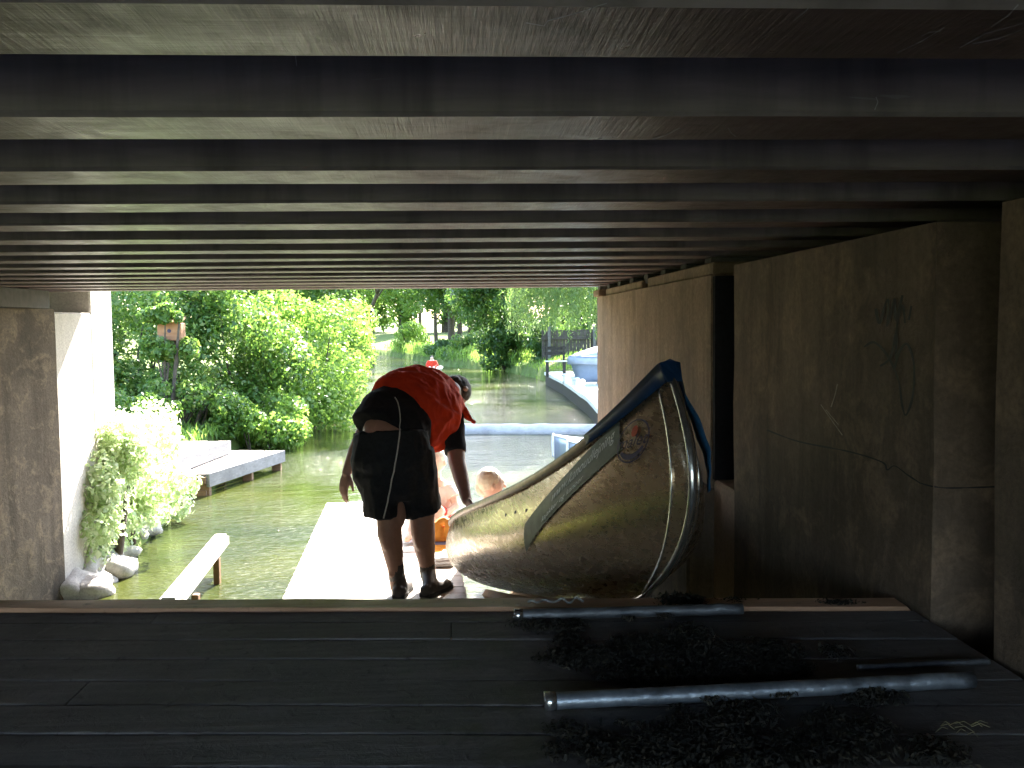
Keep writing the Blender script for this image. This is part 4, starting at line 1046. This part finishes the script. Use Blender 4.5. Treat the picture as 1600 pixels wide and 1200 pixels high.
# stepped bathing jetty on the left bank
def jetty(label, c4, z, th, legs, board=False):
    t = thing('bathing_jetty', label, 'jetty', (sum(p[0] for p in c4)/4, sum(p[1] for p in c4)/4, z-th), 0, 'stepped grey jetties')
    NL, NR, FR, FL = [Vector((p[0], p[1], 0)) for p in c4]
    bm = bmesh.new(); nb = max(4, int((NR-NL).length/0.12))
    for i in range(nb):
        a0, a1 = (i+0.055)/nb, (i+0.945)/nb
        c8 = [NL.lerp(NR, a0), NL.lerp(NR, a1), FL.lerp(FR, a1), FL.lerp(FR, a0)]; dz = random.uniform(-0.003, 0.003)
        quadbox(bm, [Vector((p.x, p.y, z-0.03)) for p in c8]+[Vector((p.x, p.y, z+dz)) for p in c8])
    build('decking', bm, M['jetty'], t)
    def bd(nm, P, Q, z0, z1, inset, m):
        d = (Q-P).normalized(); nrm = Vector((d.y, -d.x, 0)); bm = bmesh.new()
        quadbox(bm, [Vector((p.x, p.y, zz)) for zz in (z0, z1) for p in (P+nrm*inset, Q+nrm*inset, Q+nrm*(inset-0.04), P+nrm*(inset-0.04))]); build(nm, bm, m, t)
    bd('side_fascia', NR, FR, z-th, z+0.004, 0.041, M['fascia'])
    bd('front_fascia', NL, NR, z-th*0.72, z-0.032, 0.041, M['brown_timber'])
    if board: bd('front_brace', NL, NR, z-th*1.75, z-th*1.25, 0.02, M['brown_timber'])
    for (a, b) in legs:
        p = NL.lerp(NR, a).lerp(FL.lerp(FR, a), b); bm = bmesh.new(); box(bm, p.x-0.065, p.x+0.055, p.y-0.05, p.y+0.05, -1.0, z-0.034, bev=0.006); build('leg', bm, M['brown_timber'], t)
zj = 0.255
a_, b_, c_, = UZ(322, 741, zj), UZ(441, 704, zj), UZ(345, 701, zj)
d_ = Vector((a_.x-1.35, a_.y+0.02, zj)); c_ = Vector((b_.x-1.35, b_.y+0.25, zj))
jetty('lower grey plank jetty standing on legs in the canal', [d_, a_, b_, c_], zj, 0.15, [(0.97, 0.03), (0.97, 0.55), (0.97, 0.96), (0.1, 0.05)], True)
zj2 = 0.43; e_ = UZ(256, 724, zj2); f_ = UZ(356, 689, zj2)
jetty('upper grey plank step of the jetty against the bushy bank', [(e_.x-1.2, e_.y, 0), (e_.x, e_.y, 0), (f_.x, f_.y, 0), (f_.x-1.3, f_.y+0.2, 0)], zj2, 0.16, [(0.95, 0.04), (0.95, 0.95)])

# rocks at the foot of the left pier
def rock(c, r, label, seed):
    bm = bmesh.new(); bmesh.ops.create_icosphere(bm, subdivisions=3, radius=1.0)
    for v in bm.verts:
        d = v.co.normalized(); k = 1+0.35*noise.noise(d*1.3+Vector((seed*7, 0, 0)))+0.16*noise.noise(d*3.1+Vector((0, seed*5, 0)))
        v.co = Vector((d.x*r[0], d.y*r[1], d.z*r[2]))*k+Vector(c)
    tag(build('boulder', bm, M['rock'], None, True), label, 'boulder', 'bank boulders')
rk = [(120, 905, 7.5, .26), (165, 895, 7.7, .22), (150, 870, 8.0, .2), (185, 862, 8.3, .15), (120, 860, 7.9, .2), (225, 820, 9.1, .13), (205, 830, 8.9, .12), (178, 840, 8.7, .15), (105, 930, 7.15, .2), (140, 935, 7.15, .16), (150, 830, 8.6, .16), (110, 820, 8.2, .22), (236, 812, 9.5, .10)]
bl = ['large pale boulder in the water by the foot of the shaded pier', 'pale boulder at the waterline right of the largest bank boulder', 'flat boulder above the waterline boulders on the left bank', 'small boulder dipping into the water at the left bank', 'boulder tucked under the shrub beside the pale panel', 'dark edged boulder near the jetty end of the shrub', 'small boulder touching its neighbour below the shrub tip', 'boulder half covered by shrub leaves at the waterline', 'boulder pressed against the pier edge at the lowest left', 'low boulder beside the pier foot near the platform edge', 'boulder behind the front row of bank boulders', 'boulder highest up the bank under the white leaves', 'smallest boulder at the water end of the boulder row']
for i, (px, py, Yr, r) in enumerate(rk):
    c = U(px, py, Yr); rock((c.x, c.y, max(c.z-0.03, 0.02)), (r*1.15, r, r*0.75), bl[i], i+1)

# ================================================================== plants
random.seed(21); RNG = np.random.default_rng(21)
def leaf_obj(name, clumps, n, size, m, parent=None, aspect=1.7, jitter=0.8, shell=0.5, hang=0.3):
    P, d = clump_points(clumps, n, shell); d[:, 2] += 0.35
    v, f = leaf_mesh(P, d, size, aspect, jitter, hang)
    return np_mesh(name, v, f, m, parent)
def blobs(c, rad, n, r0, r1, flat=0.75, keep=None):
    """clumps scattered through an ellipsoid, denser outside"""
    outl = []
    while len(outl) < n:
        d = RNG.normal(0, 1, 3); d /= np.linalg.norm(d); q = RNG.uniform(0.15, 1)**0.45
        p = np.array(c)+d*q*np.array(rad)
        if keep and not keep(p): continue
        outl.append((*p, RNG.uniform(r0, r1)))
    return outl
def trunk_bm(base, top, r, lean=0.2, limbs=5, seed=0, crown=None):
    rr = random.Random(seed); bm = bmesh.new(); b, t_ = Vector(base), Vector(top); n = 9
    pts = [b.lerp(t_, i/n)+Vector((lean*noise.noise((i*0.5, seed, 1)), lean*noise.noise((i*0.5, seed, 7)), 0))*(i/n) for i in range(n+1)]
    pts[0].z -= 0.3
    tube(bm, pts, [r*(1.35 if i == 0 else 1-0.62*i/n) for i in range(n+1)], 10)
    for k in range(limbs):
        i = rr.randint(4, n-1); a = rr.uniform(0, 2*PI); L = (t_-b).length*rr.uniform(0.22, 0.42); p = pts[i]
        d = Vector((math.cos(a), math.sin(a), rr.uniform(0.4, 1.0))).normalized()
        lp_ = [p, p+d*L*0.35+Vector((0, 0, 0.03*L)), p+d*L*0.7+Vector((0.05*L, 0, 0.10*L)), p+d*L+Vector((0, 0, 0.2*L))]
        tube(bm, lp_, [r*0.42*(1-0.25*j) for j in range(4)], 7)
    return bm
def bush(name, label, cat, c, rad, n, size, m, nb=26, r0=0.3, r1=0.55, group=None, stems=4, aspect=1.7, zmin=0.1):
    base = (c[0], c[1], gz(c[0], c[1]))
    t = thing(name, label, cat, base, 0, group)
    leaf_obj('foliage', blobs(c, rad, nb, r0, r1, keep=lambda p: p[2] > zmin+0.05), n, size, m, t, aspect)
    bm = bmesh.new()
    for k in range(stems):
        a = random.uniform(0, 2*PI); e = Vector((c[0]+math.cos(a)*rad[0]*0.6, c[1]+math.sin(a)*rad[1]*0.6, c[2]+rad[2]*random.uniform(0.1, 0.6)))
        b = Vector(base)+Vector((random.uniform(-.15, .15), random.uniform(-.15, .15), -0.25))
        mid = b.lerp(e, 0.5)+Vector((random.uniform(-.1, .1), random.uniform(-.1, .1), 0.12))
        tube(bm, [b, b.lerp(mid, .5), mid, mid.lerp(e, .5), e], [0.03, 0.026, 0.02, 0.014, 0.008], 7)
    build('stem', bm, M['bark'], t, True)
    return t
# near sunlit shrub at the left, beside the wing wall
bush('shrub', 'sunlit pale shrub spilling over boulders by the left pier', 'shrub', (-2.98, 8.5, 0.62), (0.46, 1.0, 0.50), 11000, 0.062, M['shrub'], 26, 0.16, 0.30, 'bank shrubs')
bush('shrub', 'whitish shrub hugging the pale wing panel above the waterline boulders', 'shrub', (-2.83, 7.8, 0.58), (0.24, 0.55, 0.55), 8000, 0.055, M['shrub'], 18, 0.12, 0.22, 'bank shrubs', 3)
bush('shrub', 'small bright shrub standing tall against the white pillar', 'shrub', (-3.55, 9.9, 0.75), (0.45, 0.8, 0.42), 6000, 0.062, M['shrub'], 18, 0.18, 0.32, 'bank shrubs')
bush('shrub', 'low shrub with branches reaching the water beside the jetty', 'shrub', (-3.05, 9.7, 0.28), (0.36, 0.5, 0.26), 3500, 0.060, M['shrub'], 14, 0.12, 0.20, 'bank shrubs', zmin=0.0)
bush('shrub', 'green shrub growing on the bank behind the upper jetty step', 'shrub', (-4.75, 14.4, 0.75), (0.7, 0.8, 0.40), 3500, 0.065, M['ivy'], 12, 0.18, 0.30, 'bank shrubs')
# hedge-like mass of climbers and bushes behind the jetty
MASS = [((-5.4, 16.6, 1.55), (1.9, 1.3, 1.7), 24000, 0.082, 44, 'climber covered bush with pale leaves behind the jetty nearest the white pillar'),
        ((-3.75, 16.9, 1.35), (1.05, 1.2, 1.55), 17000, 0.085, 34, 'bright green leafy bush directly behind the jetty deck'),
        ((-2.95, 18.6, 1.2), (0.95, 1.5, 1.6), 14000, 0.090, 34, 'rounded bush overhanging the canal right of the jetty'),
        ((-7.6, 18.5, 2.2), (2.0, 1.6, 2.4), 15000, 0.10, 36, 'dark tall bush seen high between pillar and climbers'),
        ((-3.0, 22.5, 1.3), (0.9, 2.4, 1.7), 13000, 0.10, 34, 'leafy bank bush trailing into the water behind the rounded bush'),
        ((-3.7, 28.5, 1.5), (1.1, 3.0, 1.8), 11000, 0.12, 34, 'sun bleached bank bush halfway up the left bank'),
        ((-4.4, 37, 1.6), (1.1, 4.0, 1.9), 9000, 0.15, 30, 'pale farthest bush on the left bank')]
for i, (c, rad, n, sz, nb, lab) in enumerate(MASS):
    bush('bush', lab, 'bush', c, rad, n, sz, M['ivy'] if i not in (2, 4, 5, 6) else M['lime'], nb, 0.32, 0.58, 'bushes on the left bank', 6)
bm = bmesh.new(); lv = []
# a nest box half hidden in the climbers
p = U(266, 517, 15.0)
t = thing('nest_box', 'reddish brown wooden nest box half hidden in the climbing leaves', 'nest box', tuple(p-Vector((0, 0, 0.15))))
bm = bmesh.new(); box(bm, p.x-0.19, p.x+0.17, p.y-0.02, p.y+0.22, p.z-0.15, p.z+0.12, bev=0.01); build('case', bm, M['rust'], t)
bm = bmesh.new(); quadbox(bm, [(p.x-0.19, p.y-0.07, p.z+0.115), (p.x+0.17, p.y-0.07, p.z+0.115), (p.x+0.17, p.y+0.26, p.z+0.19), (p.x-0.19, p.y+0.26, p.z+0.19), (p.x-0.19, p.y-0.07, p.z+0.14), (p.x+0.17, p.y-0.07, p.z+0.14), (p.x+0.17, p.y+0.26, p.z+0.215), (p.x-0.19, p.y+0.26, p.z+0.215)]); build('roof', bm, M['rust'], t)
bm = bmesh.new(); tube(bm, [(p.x-0.01, p.y-0.025, p.z), (p.x-0.01, p.y-0.018, p.z)], 0.03, 14, cap='flat'); build('entrance_hole', bm, M['ink'], t)
bm = bmesh.new(); tube(bm, [(p.x, p.y+0.26, 0.2), (p.x, p.y+0.26, p.z+0.1)], 0.035, 8); build('stake', bm, M['bark'], t)

def tree(name, label, base, h, r, crown, n, size, m, nb, r0, r1, lean=0.3, group='trees along the canal', limbs=6, seed=1, top=None):
    z = gz(base[0], base[1]); b = (base[0], base[1], z)
    t = thing(name, label, 'tree', b, 0, group)
    tp = top or (base[0]+random.uniform(-.2, .2), base[1], z+h)
    build('trunk', trunk_bm(b, tp, r, lean, limbs, seed), M['bark'], t, True)
    c, rad = crown
    leaf_obj('crown', blobs(c, rad, nb, r0, r1), n, size, m, t, 1.6, 0.9, 0.35)
    return t
# left bank trees
bush('bush', 'low bush with bare brown stems between the upper jetty step and the climbers', 'bush', (-4.3, 15.4, 0.75), (1.0, 0.6, 0.55), 8000, 0.07, M['ivy'], 20, 0.2, 0.34, 'bushes on the left bank', 14)
bush('bush', 'low dense bush filling the bank just past the far end of the jetty deck', 'bush', (-3.15, 15.7, 0.40), (0.70, 0.75, 0.45), 6500, 0.075, M['lime'], 18, 0.2, 0.34, 'bushes on the left bank', 4, zmin=-0.05)
bush('climbing_plant', 'bright climber tuft wrapped round the nest box', 'climber', (p.x-0.03, 14.88, p.z-0.27), (0.42, 0.12, 0.18), 1500, 0.08, M['ivy'], 12, 0.10, 0.17, None, 3)
bush('climbing_plant', 'small leafy sprig hanging over the roof of the nest box', 'climber', (p.x-0.02, 14.88, p.z+0.24), (0.36, 0.1, 0.10), 1500, 0.08, M['ivy'], 9, 0.09, 0.14, None, 3)
tree('leafy_tree', 'broad dark tree rising behind the bushes above the nest box', (-6.3, 21.5), 5.5, 0.16, ((-5.4, 21.0, 5.2), (2.6, 2.2, 2.9)), 24000, 0.13, M['tree'], 54, 0.45, 0.85, seed=3)
tree('leafy_tree', 'dark overhanging tree over the canal left of the sunny gap', (-4.6, 25), 5.5, 0.15, ((-3.9, 24.6, 4.8), (2.1, 2.8, 3.1)), 26000, 0.13, M['tree'], 54, 0.4, 0.75, seed=4)
tree('leafy_tree', 'bright thin tree beside the sunny gap on the left bank', (-5.3, 36), 6.0, 0.13, ((-4.6, 35, 5.6), (1.9, 2.6, 2.6)), 11000, 0.16, M['lime'], 36, 0.4, 0.7, seed=5)
tree('leaning_tree', 'thin tree leaning across the sunny gap', (-6.0, 58), 7.5, 0.16, ((-4.0, 57, 6.8), (2.4, 3.0, 1.7)), 5000, 0.2, M['lime'], 24, 0.5, 0.8, seed=6, top=(-3.6, 57, 6.5))
# grove on the far right bank: slim trunks against a sunny meadow
GR = [(706, 52.0, 0.20, 'thick dark grove trunk in the middle, left of the widest gap'), (683, 56, 0.11, 'thin bowed grove trunk left of the thick one'), (718, 54.0, 0.15, 'straight dark grove trunk just right of the thick one'), (735, 52, 0.13, 'grove trunk leaning right beside a low shrub'), (655, 66, 0.13, 'pale slim trunk at the sunny left end of the grove'), (750, 60, 0.10, 'slender back row trunk at the shaded right end of the grove')]
for i, (px, Yt, r, lab) in enumerate(GR):
    b = U(px, 545, Yt); x = b.x
    tree('grove_tree', lab, (x, Yt), 11.5, r, ((x+random.uniform(-.4, .4), Yt-1, 6.6+random.uniform(-.3, .3)), (2.6, 2.6, 3.9)), 15000, 0.19, M['tree'], 44, 0.5, 0.95, 0.7, 'grove trees on the far bank', 5, 10+i, top=(x+random.uniform(-.5, .7), Yt, 11.0))
# dark tree with thick trunk at the bend and the willow
tree('dark_tree', 'big dark tree with a thick trunk at the bend of the canal', (2.75, 40.5), 9, 0.34, ((1.9, 40.5, 5.6), (2.1, 1.8, 4.6)), 26000, 0.17, M['tree'], 60, 0.45, 0.85, 0.4, 'trees along the canal', 7, 21)
bush('bush', 'dark bush hanging into the water under the big dark tree', 'bush', (2.1, 40.0, 1.0), (0.95, 1.0, 1.1), 6500, 0.14, M['tree'], 24, 0.3, 0.5, 'bushes on the far bank', 4)
bush('bush', 'dark bush at the left end of the plank fence behind the bench', 'bush', (3.45, 38.0, 1.0), (0.55, 0.9, 0.9), 4000, 0.14, M['tree'], 16, 0.28, 0.45, 'bushes on the far bank', 3)
bush('bush', 'low dark bush between the grove trunks and the big dark tree', 'bush', (0.9, 46.5, 0.9), (1.7, 1.4, 0.75), 6000, 0.15, M['ivy'], 22, 0.3, 0.55, 'bushes on the far bank', 4)
bush('bush', 'sunlit lime bush behind the small red boat', 'bush', (-2.9, 60, 1.2), (1.2, 1.6, 0.9), 4000, 0.16, M['lime'], 18, 0.35, 0.6, 'bushes on the far bank', 3)
bush('bush', 'dark low bank bush right of the small red boat', 'bush', (-0.6, 49.5, 0.65), (1.3, 0.9, 0.45), 4500, 0.14, M['tree'], 18, 0.25, 0.42, 'bushes on the far bank', 3)
# weeping willow
def willow():
    t = thing('weeping_willow', 'pale weeping willow hanging over the quay on the right', 'tree', (5.2, 33, 0.4), 0, 'trees along the canal')
    build('trunk', trunk_bm((5.2, 33, 0.4), (4.7, 32.5, 7.5), 0.32, 0.5, 8, 31), M['bark'], t, True)
    P, D = [], []
    for k in range(1500):
        a = random.uniform(0, 2*PI); q = random.uniform(0.1, 1)**0.6
        x = 4.1+2.5*q*math.cos(a); y = 29.5+3.0*q*math.sin(a); z = 5.0-1.7*q*q+random.uniform(-.4, .4)
        cl_ = noise.noise((x*0.9, y*0.9, 3)); L = random.uniform(0.8, 2.2)+1.1*cl_
        if z-L < 1.45: L = max(0.3, z-1.35-random.uniform(0, 1.1))
        n = int(L/0.06); sx, sy = random.uniform(-.12, .12), random.uniform(-.12, .12)
        for i in range(n):
            u = i/n; P.append((x+sx*u+random.gauss(0, .03), y+sy*u+random.gauss(0, .03), z-L*u)); D.append((math.cos(a), math.sin(a)-.4, .3))
    v, f = leaf_mesh(np.array(P), np.array(D), 0.13, 3.6, 0.7, 2.2)
    np_mesh('crown', v, f, M['willow'], t)
    leaf_obj('added_upper_crown', blobs((3.4, 27.5, 9.0), (3.6, 5.0, 3.4), 70, 0.7, 1.2), 26000, 0.24, M['willow'], t, 3.0, 0.9, 0.35)  # out of view, added to darken reflections and shade the water
willow()
tree('leafy_tree', 'dense tree behind the plank fence on the right', (6.5, 40), 7, 0.2, ((6.0, 39.5, 5.4), (3.2, 2.0, 5.0)), 24000, 0.18, M['tree'], 52, 0.5, 0.9, seed=41)
# far screen of trees behind the meadow
for i in range(14):
    x = -27+3.6*i+random.uniform(-.8, .8); y = 88+random.uniform(-6, 10)
    lab = 'pale far tree closing the view, number counted from the left bank'.split(',')[0]
    tree('far_tree', lab, (x, y), 16, 0.28, ((x, y, 9.0+random.uniform(-.8, .8)), (3.6, 2.8, 8.4)), 15000, 0.38, M['lime' if i % 3 == 0 else 'tree'], 64, 0.9, 1.5, 0.5, 'far trees behind the meadow', 4, 50+i)
# reeds along the far bank
P, D = [], []
for k in range(5200):
    if k % 2: y = random.uniform(38, 64); x = XR(y)+random.uniform(0.0, 0.9)
    else: y = random.uniform(20, 55); x = XL(y)-random.uniform(0.0, 0.6)
    z = max(gz(x, y), 0.02); P.append((x, y, z+random.uniform(0.05, 0.45))); D.append((random.gauss(0, 1), random.gauss(0, 1), 0.1))
v, f = leaf_mesh(np.array(P), np.array(D), 0.34, 9, 0.3, -3.5)
v2 = []; P, D = [], []
for k in range(16000):
    if k % 4 == 0: y = random.uniform(13.6, 22); x = XL(y)-random.uniform(-0.15, 1.6)
    elif k % 4 == 1: y = random.uniform(36, 60); x = XL(y)-random.uniform(-0.2, 2.5)
    else: y = random.uniform(32, 62); x = XR(y)+random.uniform(-0.25, 3.2)
    z = gz(x, y)
    if z < -0.05: continue
    P.append((x, y, z+random.uniform(0.02, 0.12))); D.append((random.gauss(0, 1), random.gauss(0, 1), 0.1))
va, fa_ = leaf_mesh(np.array(P), np.array(D), 0.20, 7, 0.3, -3.0)
v = np.vstack([v, va]); f = np.arange(len(v)).reshape(-1, 4)
tag(np_mesh('bank_grass', v, f, M['lime']), kind='stuff')

# ================================================================== far objects
# red kayaker
kp = UZ(677, 573, 0.0); kp.y = min(kp.y, 50); kp = U(677, 572, 48.0); kp.z = 0
kp = U(677, 578, 40.0); kp.z = 0
t = thing('rowing_boat', 'small pale boat carrying a figure in red far up the canal', 'boat', tuple(kp))
def small_hull(bm, c, L, W, H, ang, z0=-0.05, up_=0.12):
    R_ = Matrix.Rotation(ang, 4, 'Z'); rows = []; n = 20
    for i in range(n+1):
        s = i/n; b = W/2*(1-abs(2*s-1)**2.4)**0.8+0.01; h = H+up_*abs(2*s-1)**3; row = []
        for j in range(-6, 7):
            v_ = abs(j)/6; x = (s-0.5)*L; yv = b*(v_**0.55)*(1 if j > 0 else -1); row.append(bm.verts.new(Vector(c)+R_ @ Vector((x, yv, z0+h*v_**1.6))))
        rows.append(row)
    for a, b in zip(rows[:-1], rows[1:]):
        for j in range(12): bm.faces.new((a[j], b[j], b[j+1], a[j+1])).smooth = True
    return rows
bm = bmesh.new(); small_hull(bm, kp, 1.9, 0.62, 0.22, R(72), -0.05, 0.06); h_ = build('hull', bm, M['kayak'], t); h_.modifiers.new('s', 'SOLIDIFY').thickness = 0.03
bm = bmesh.new(); box(bm, kp.x-0.05, kp.x+0.15, kp.y-0.3, kp.y+0.3, 0.14, 0.17); build('bench', bm, M['brown_timber'], t)
kq = kp+Vector((-0.05, 0, 0.08))
t2 = thing('person', 'tiny figure in a red jacket sitting in the far boat', 'person', tuple(kq))
bm = bmesh.new()
tube(bm, [kq+Vector((0, 0, .08)), kq+Vector((0, 0, .35)), kq+Vector((0, -.03, .55))], [(0.2, 0.15), (0.22, 0.15), (0.14, 0.1)], 12, side=(1, 0, 0)); ball(bm, kq+Vector((0, -.03, .72)), (.09, .1, .12))
for sg in (-1, 1):
    tube(bm, [kq+Vector((.19*sg, 0, .48)), kq+Vector((.27*sg, -.12, .3)), kq+Vector((.16*sg, -.3, .22))], [.06, .05, .035], 8)
    tube(bm, [kq+Vector((.09*sg, 0, .08)), kq+Vector((.1*sg, -.35, .2)), kq+Vector((.1*sg, -.42, .1))], [.09, .07, .05], 8)
skinned('body', bm, M['pale_skin'], t2, 0.02, 3)
bm = bmesh.new(); tube(bm, [kq+Vector((0, 0, .06)), kq+Vector((0, 0, .35)), kq+Vector((0, -.03, .57))], [(0.23, 0.18), (0.25, 0.18), (0.16, 0.12)], 12, side=(1, 0, 0), cap='flat')
for sg in (-1, 1): tube(bm, [kq+Vector((.18*sg, 0, .49)), kq+Vector((.27*sg, -.12, .3)), kq+Vector((.17*sg, -.28, .23))], [.09, .08, .06], 8)
skinned('jacket', bm, M['red_cloth'], t2, 0.02, 2)
bm = bmesh.new(); ball(bm, kq+Vector((0, 0, .75)), (.1, .11, .12)); skinned('hair', bm, M['dark_hair'], t2, 0.02, 2)
t2.scale = (0.8, 0.8, 0.72)
# two grey canoes moored in the side basin, only their ends in view
for lab, px, Yc in (('end of a grey moored canoe floating left of its twin', 867, 13.4), ('end of a second grey moored canoe half hidden by the big canoe', 890, 12.7)):
    e = U(px, 700, Yc); t = thing('moored_canoe', lab, 'canoe', (e.x+2, Yc, 0), 0, 'moored canoes')
    c = Vector((e.x+2.0, Yc, 0)); bm = bmesh.new(); rows = small_hull(bm, c, 4.0, 0.80, 0.27, R(-4), -0.06, 0.16)
    lv_ = [r[0].co.copy() for r in rows]; rv_ = [r[-1].co.copy() for r in rows]
    h_ = build('hull', bm, M['alu_grey'], t); h_.modifiers.new('s', 'SOLIDIFY').thickness = 0.006
    for e_ in (lv_, rv_):
        bm = bmesh.new(); tube(bm, e_, 0.014, 8); build('gunwale', bm, M['white_paint'], t, True)
    bm = bmesh.new(); tube(bm, [lv_[0].lerp(rv_[0], .5)+Vector((-.012, 0, -0.30)), lv_[0].lerp(rv_[0], .5)+Vector((-.02, 0, -.1)), lv_[0].lerp(rv_[0], .5)+Vector((-0.012, 0, 0.01))], 0.02, 8); build('stem_band', bm, M['white_paint'], t, True)
# tarpaulin covered boat on the quay
bp = U(896, 590, 24.0); zq = 0.40
t = thing('covered_boat', 'grey covered dinghy standing on the quay beside the pier edge', 'boat', (bp.x+1.2, 24, zq))
bm = bmesh.new(); n = 16; rows = []
for i in range(n+1):
    s = i/n; x = bp.x-0.02+2.6*s; b = 0.62*min(1, (s*2.2+0.02))**0.55; row = []
    for j in range(-6, 7):
        v_ = abs(j)/6; row.append(bm.verts.new((x-0.10*(v_**2)*(1-s)+0.12*(1-v_)*(1-min(1, s*3)), 24+b*v_**0.5*(1 if j > 0 else -1), zq+0.08+0.66*v_**1.5)))
    rows.append(row)
for a, b in zip(rows[:-1], rows[1:]):
    for j in range(12): bm.faces.new((a[j], b[j], b[j+1], a[j+1])).smooth = True
h_ = build('hull', bm, M['boat_paint'], t); h_.modifiers.new('s', 'SOLIDIFY').thickness = 0.02
bm = bmesh.new(); rows = []
for i in range(n+1):
    s = i/n; x = bp.x-0.14+2.65*s; b = 0.66*min(1, (s*2.2+0.02))**0.55; row = []
    for j in range(-6, 7):
        v_ = j/6; row.append(bm.verts.new((x, 24+b*v_, zq+0.70+0.36*(1-abs(v_)**1.6)*min(1, s*2.5)**0.7 - (0.16 if abs(j) == 6 else 0) + 0.012*noise.noise((x*6, v_*4, 1)))))
    rows.append(row)
for a, b in zip(rows[:-1], rows[1:]):
    for j in range(12): bm.faces.new((a[j], b[j], b[j+1], a[j+1])).smooth = True
h_ = build('tarpaulin', bm, M['tarp'], t); h_.modifiers.new('s', 'SOLIDIFY').thickness = 0.01
for dx in (0.7, 1.9):
    bm = bmesh.new(); box(bm, bp.x+dx-0.05, bp.x+dx+0.05, 23.6, 24.4, zq-0.05, zq+0.16, bev=0.01); build('trestle', bm, M['brown_timber'], t)
# plank fence behind the quay
fa = U(846, 575, 37.0)
t = thing('plank_fence', 'dark upright plank fence behind the quay on the right', 'fence', (fa.x+2, 37, 0.4))
bm = bmesh.new()
for i in range(44):
    x = fa.x+0.02+0.135*i; h = 1.42+0.04*noise.noise((i*0.9, 1, 1)); box(bm, x, x+0.125, 37+0.006*random.random(), 37.03, 0.3, 0.3+h, bev=0.004)
build('boarding', bm, M['fence'], t)
bm = bmesh.new()
for z in (0.6, 1.35): box(bm, fa.x, fa.x+5.9, 36.935, 36.995, z, z+0.09)
build('rail', bm, M['fence'], t)
for i in range(4):
    bm = bmesh.new(); x = fa.x+0.25+1.75*i; box(bm, x, x+0.1, 36.83, 36.93, 0.2, 1.85, bev=0.006); build('post', bm, M['fascia'], t)
# garden bench with pale slats, and white mooring posts on the coping
p = U(848, 586, 29.0)
t = thing('garden_bench', 'small dark bench with pale slats at the corner of the quay', 'bench', (p.x+.4, 29.3, 0.4))
bm = bmesh.new()
for k in range(3): box(bm, p.x+0.1, p.x+0.75, 29.0+0.12*k, 29.1+0.12*k, 0.80, 0.83, bev=0.005)
build('seat', bm, M['white_paint'], t)
bm = bmesh.new()
for k in range(2): box(bm, p.x+0.1, p.x+0.75, 29.40, 29.43, 1.0+0.16*k, 1.1+0.16*k, bev=0.005)
build('backrest', bm, M['dark_wood'], t)
for x in (p.x+0.16, p.x+0.68):
    for y in (29.03, 29.36):
        bm = bmesh.new(); box(bm, x-0.03, x+0.03, y-0.03, y+0.03, 0.35, 0.795 if y < 29.2 else 1.28); build('leg', bm, M['dark_wood'], t)
ml = ['white mooring post nearest the bench end of the quay', 'white mooring post, second from the bench', 'white mooring post standing before the covered boat', 'white mooring post nearest the concrete pier']
for i, (px, py, Yp) in enumerate(((882, 597, 25.5), (896, 600, 24.3), (902, 602, 23.6), (910, 605, 22.8))):
    p = U(px, py, Yp); t = thing('mooring_post', ml[i], 'post', (p.x, Yp, 0.4), 0, 'white mooring posts')
    bm = bmesh.new(); tube(bm, [(p.x, Yp, 0.34), (p.x, Yp, 0.56)], 0.055, 10, cap='flat'); build('shaft', bm, M['white_paint'], t, True)
    bm = bmesh.new(); ball(bm, (p.x, Yp, 0.58), (0.075, 0.075, 0.045), 10); build('cap', bm, M['white_paint'], t, True)
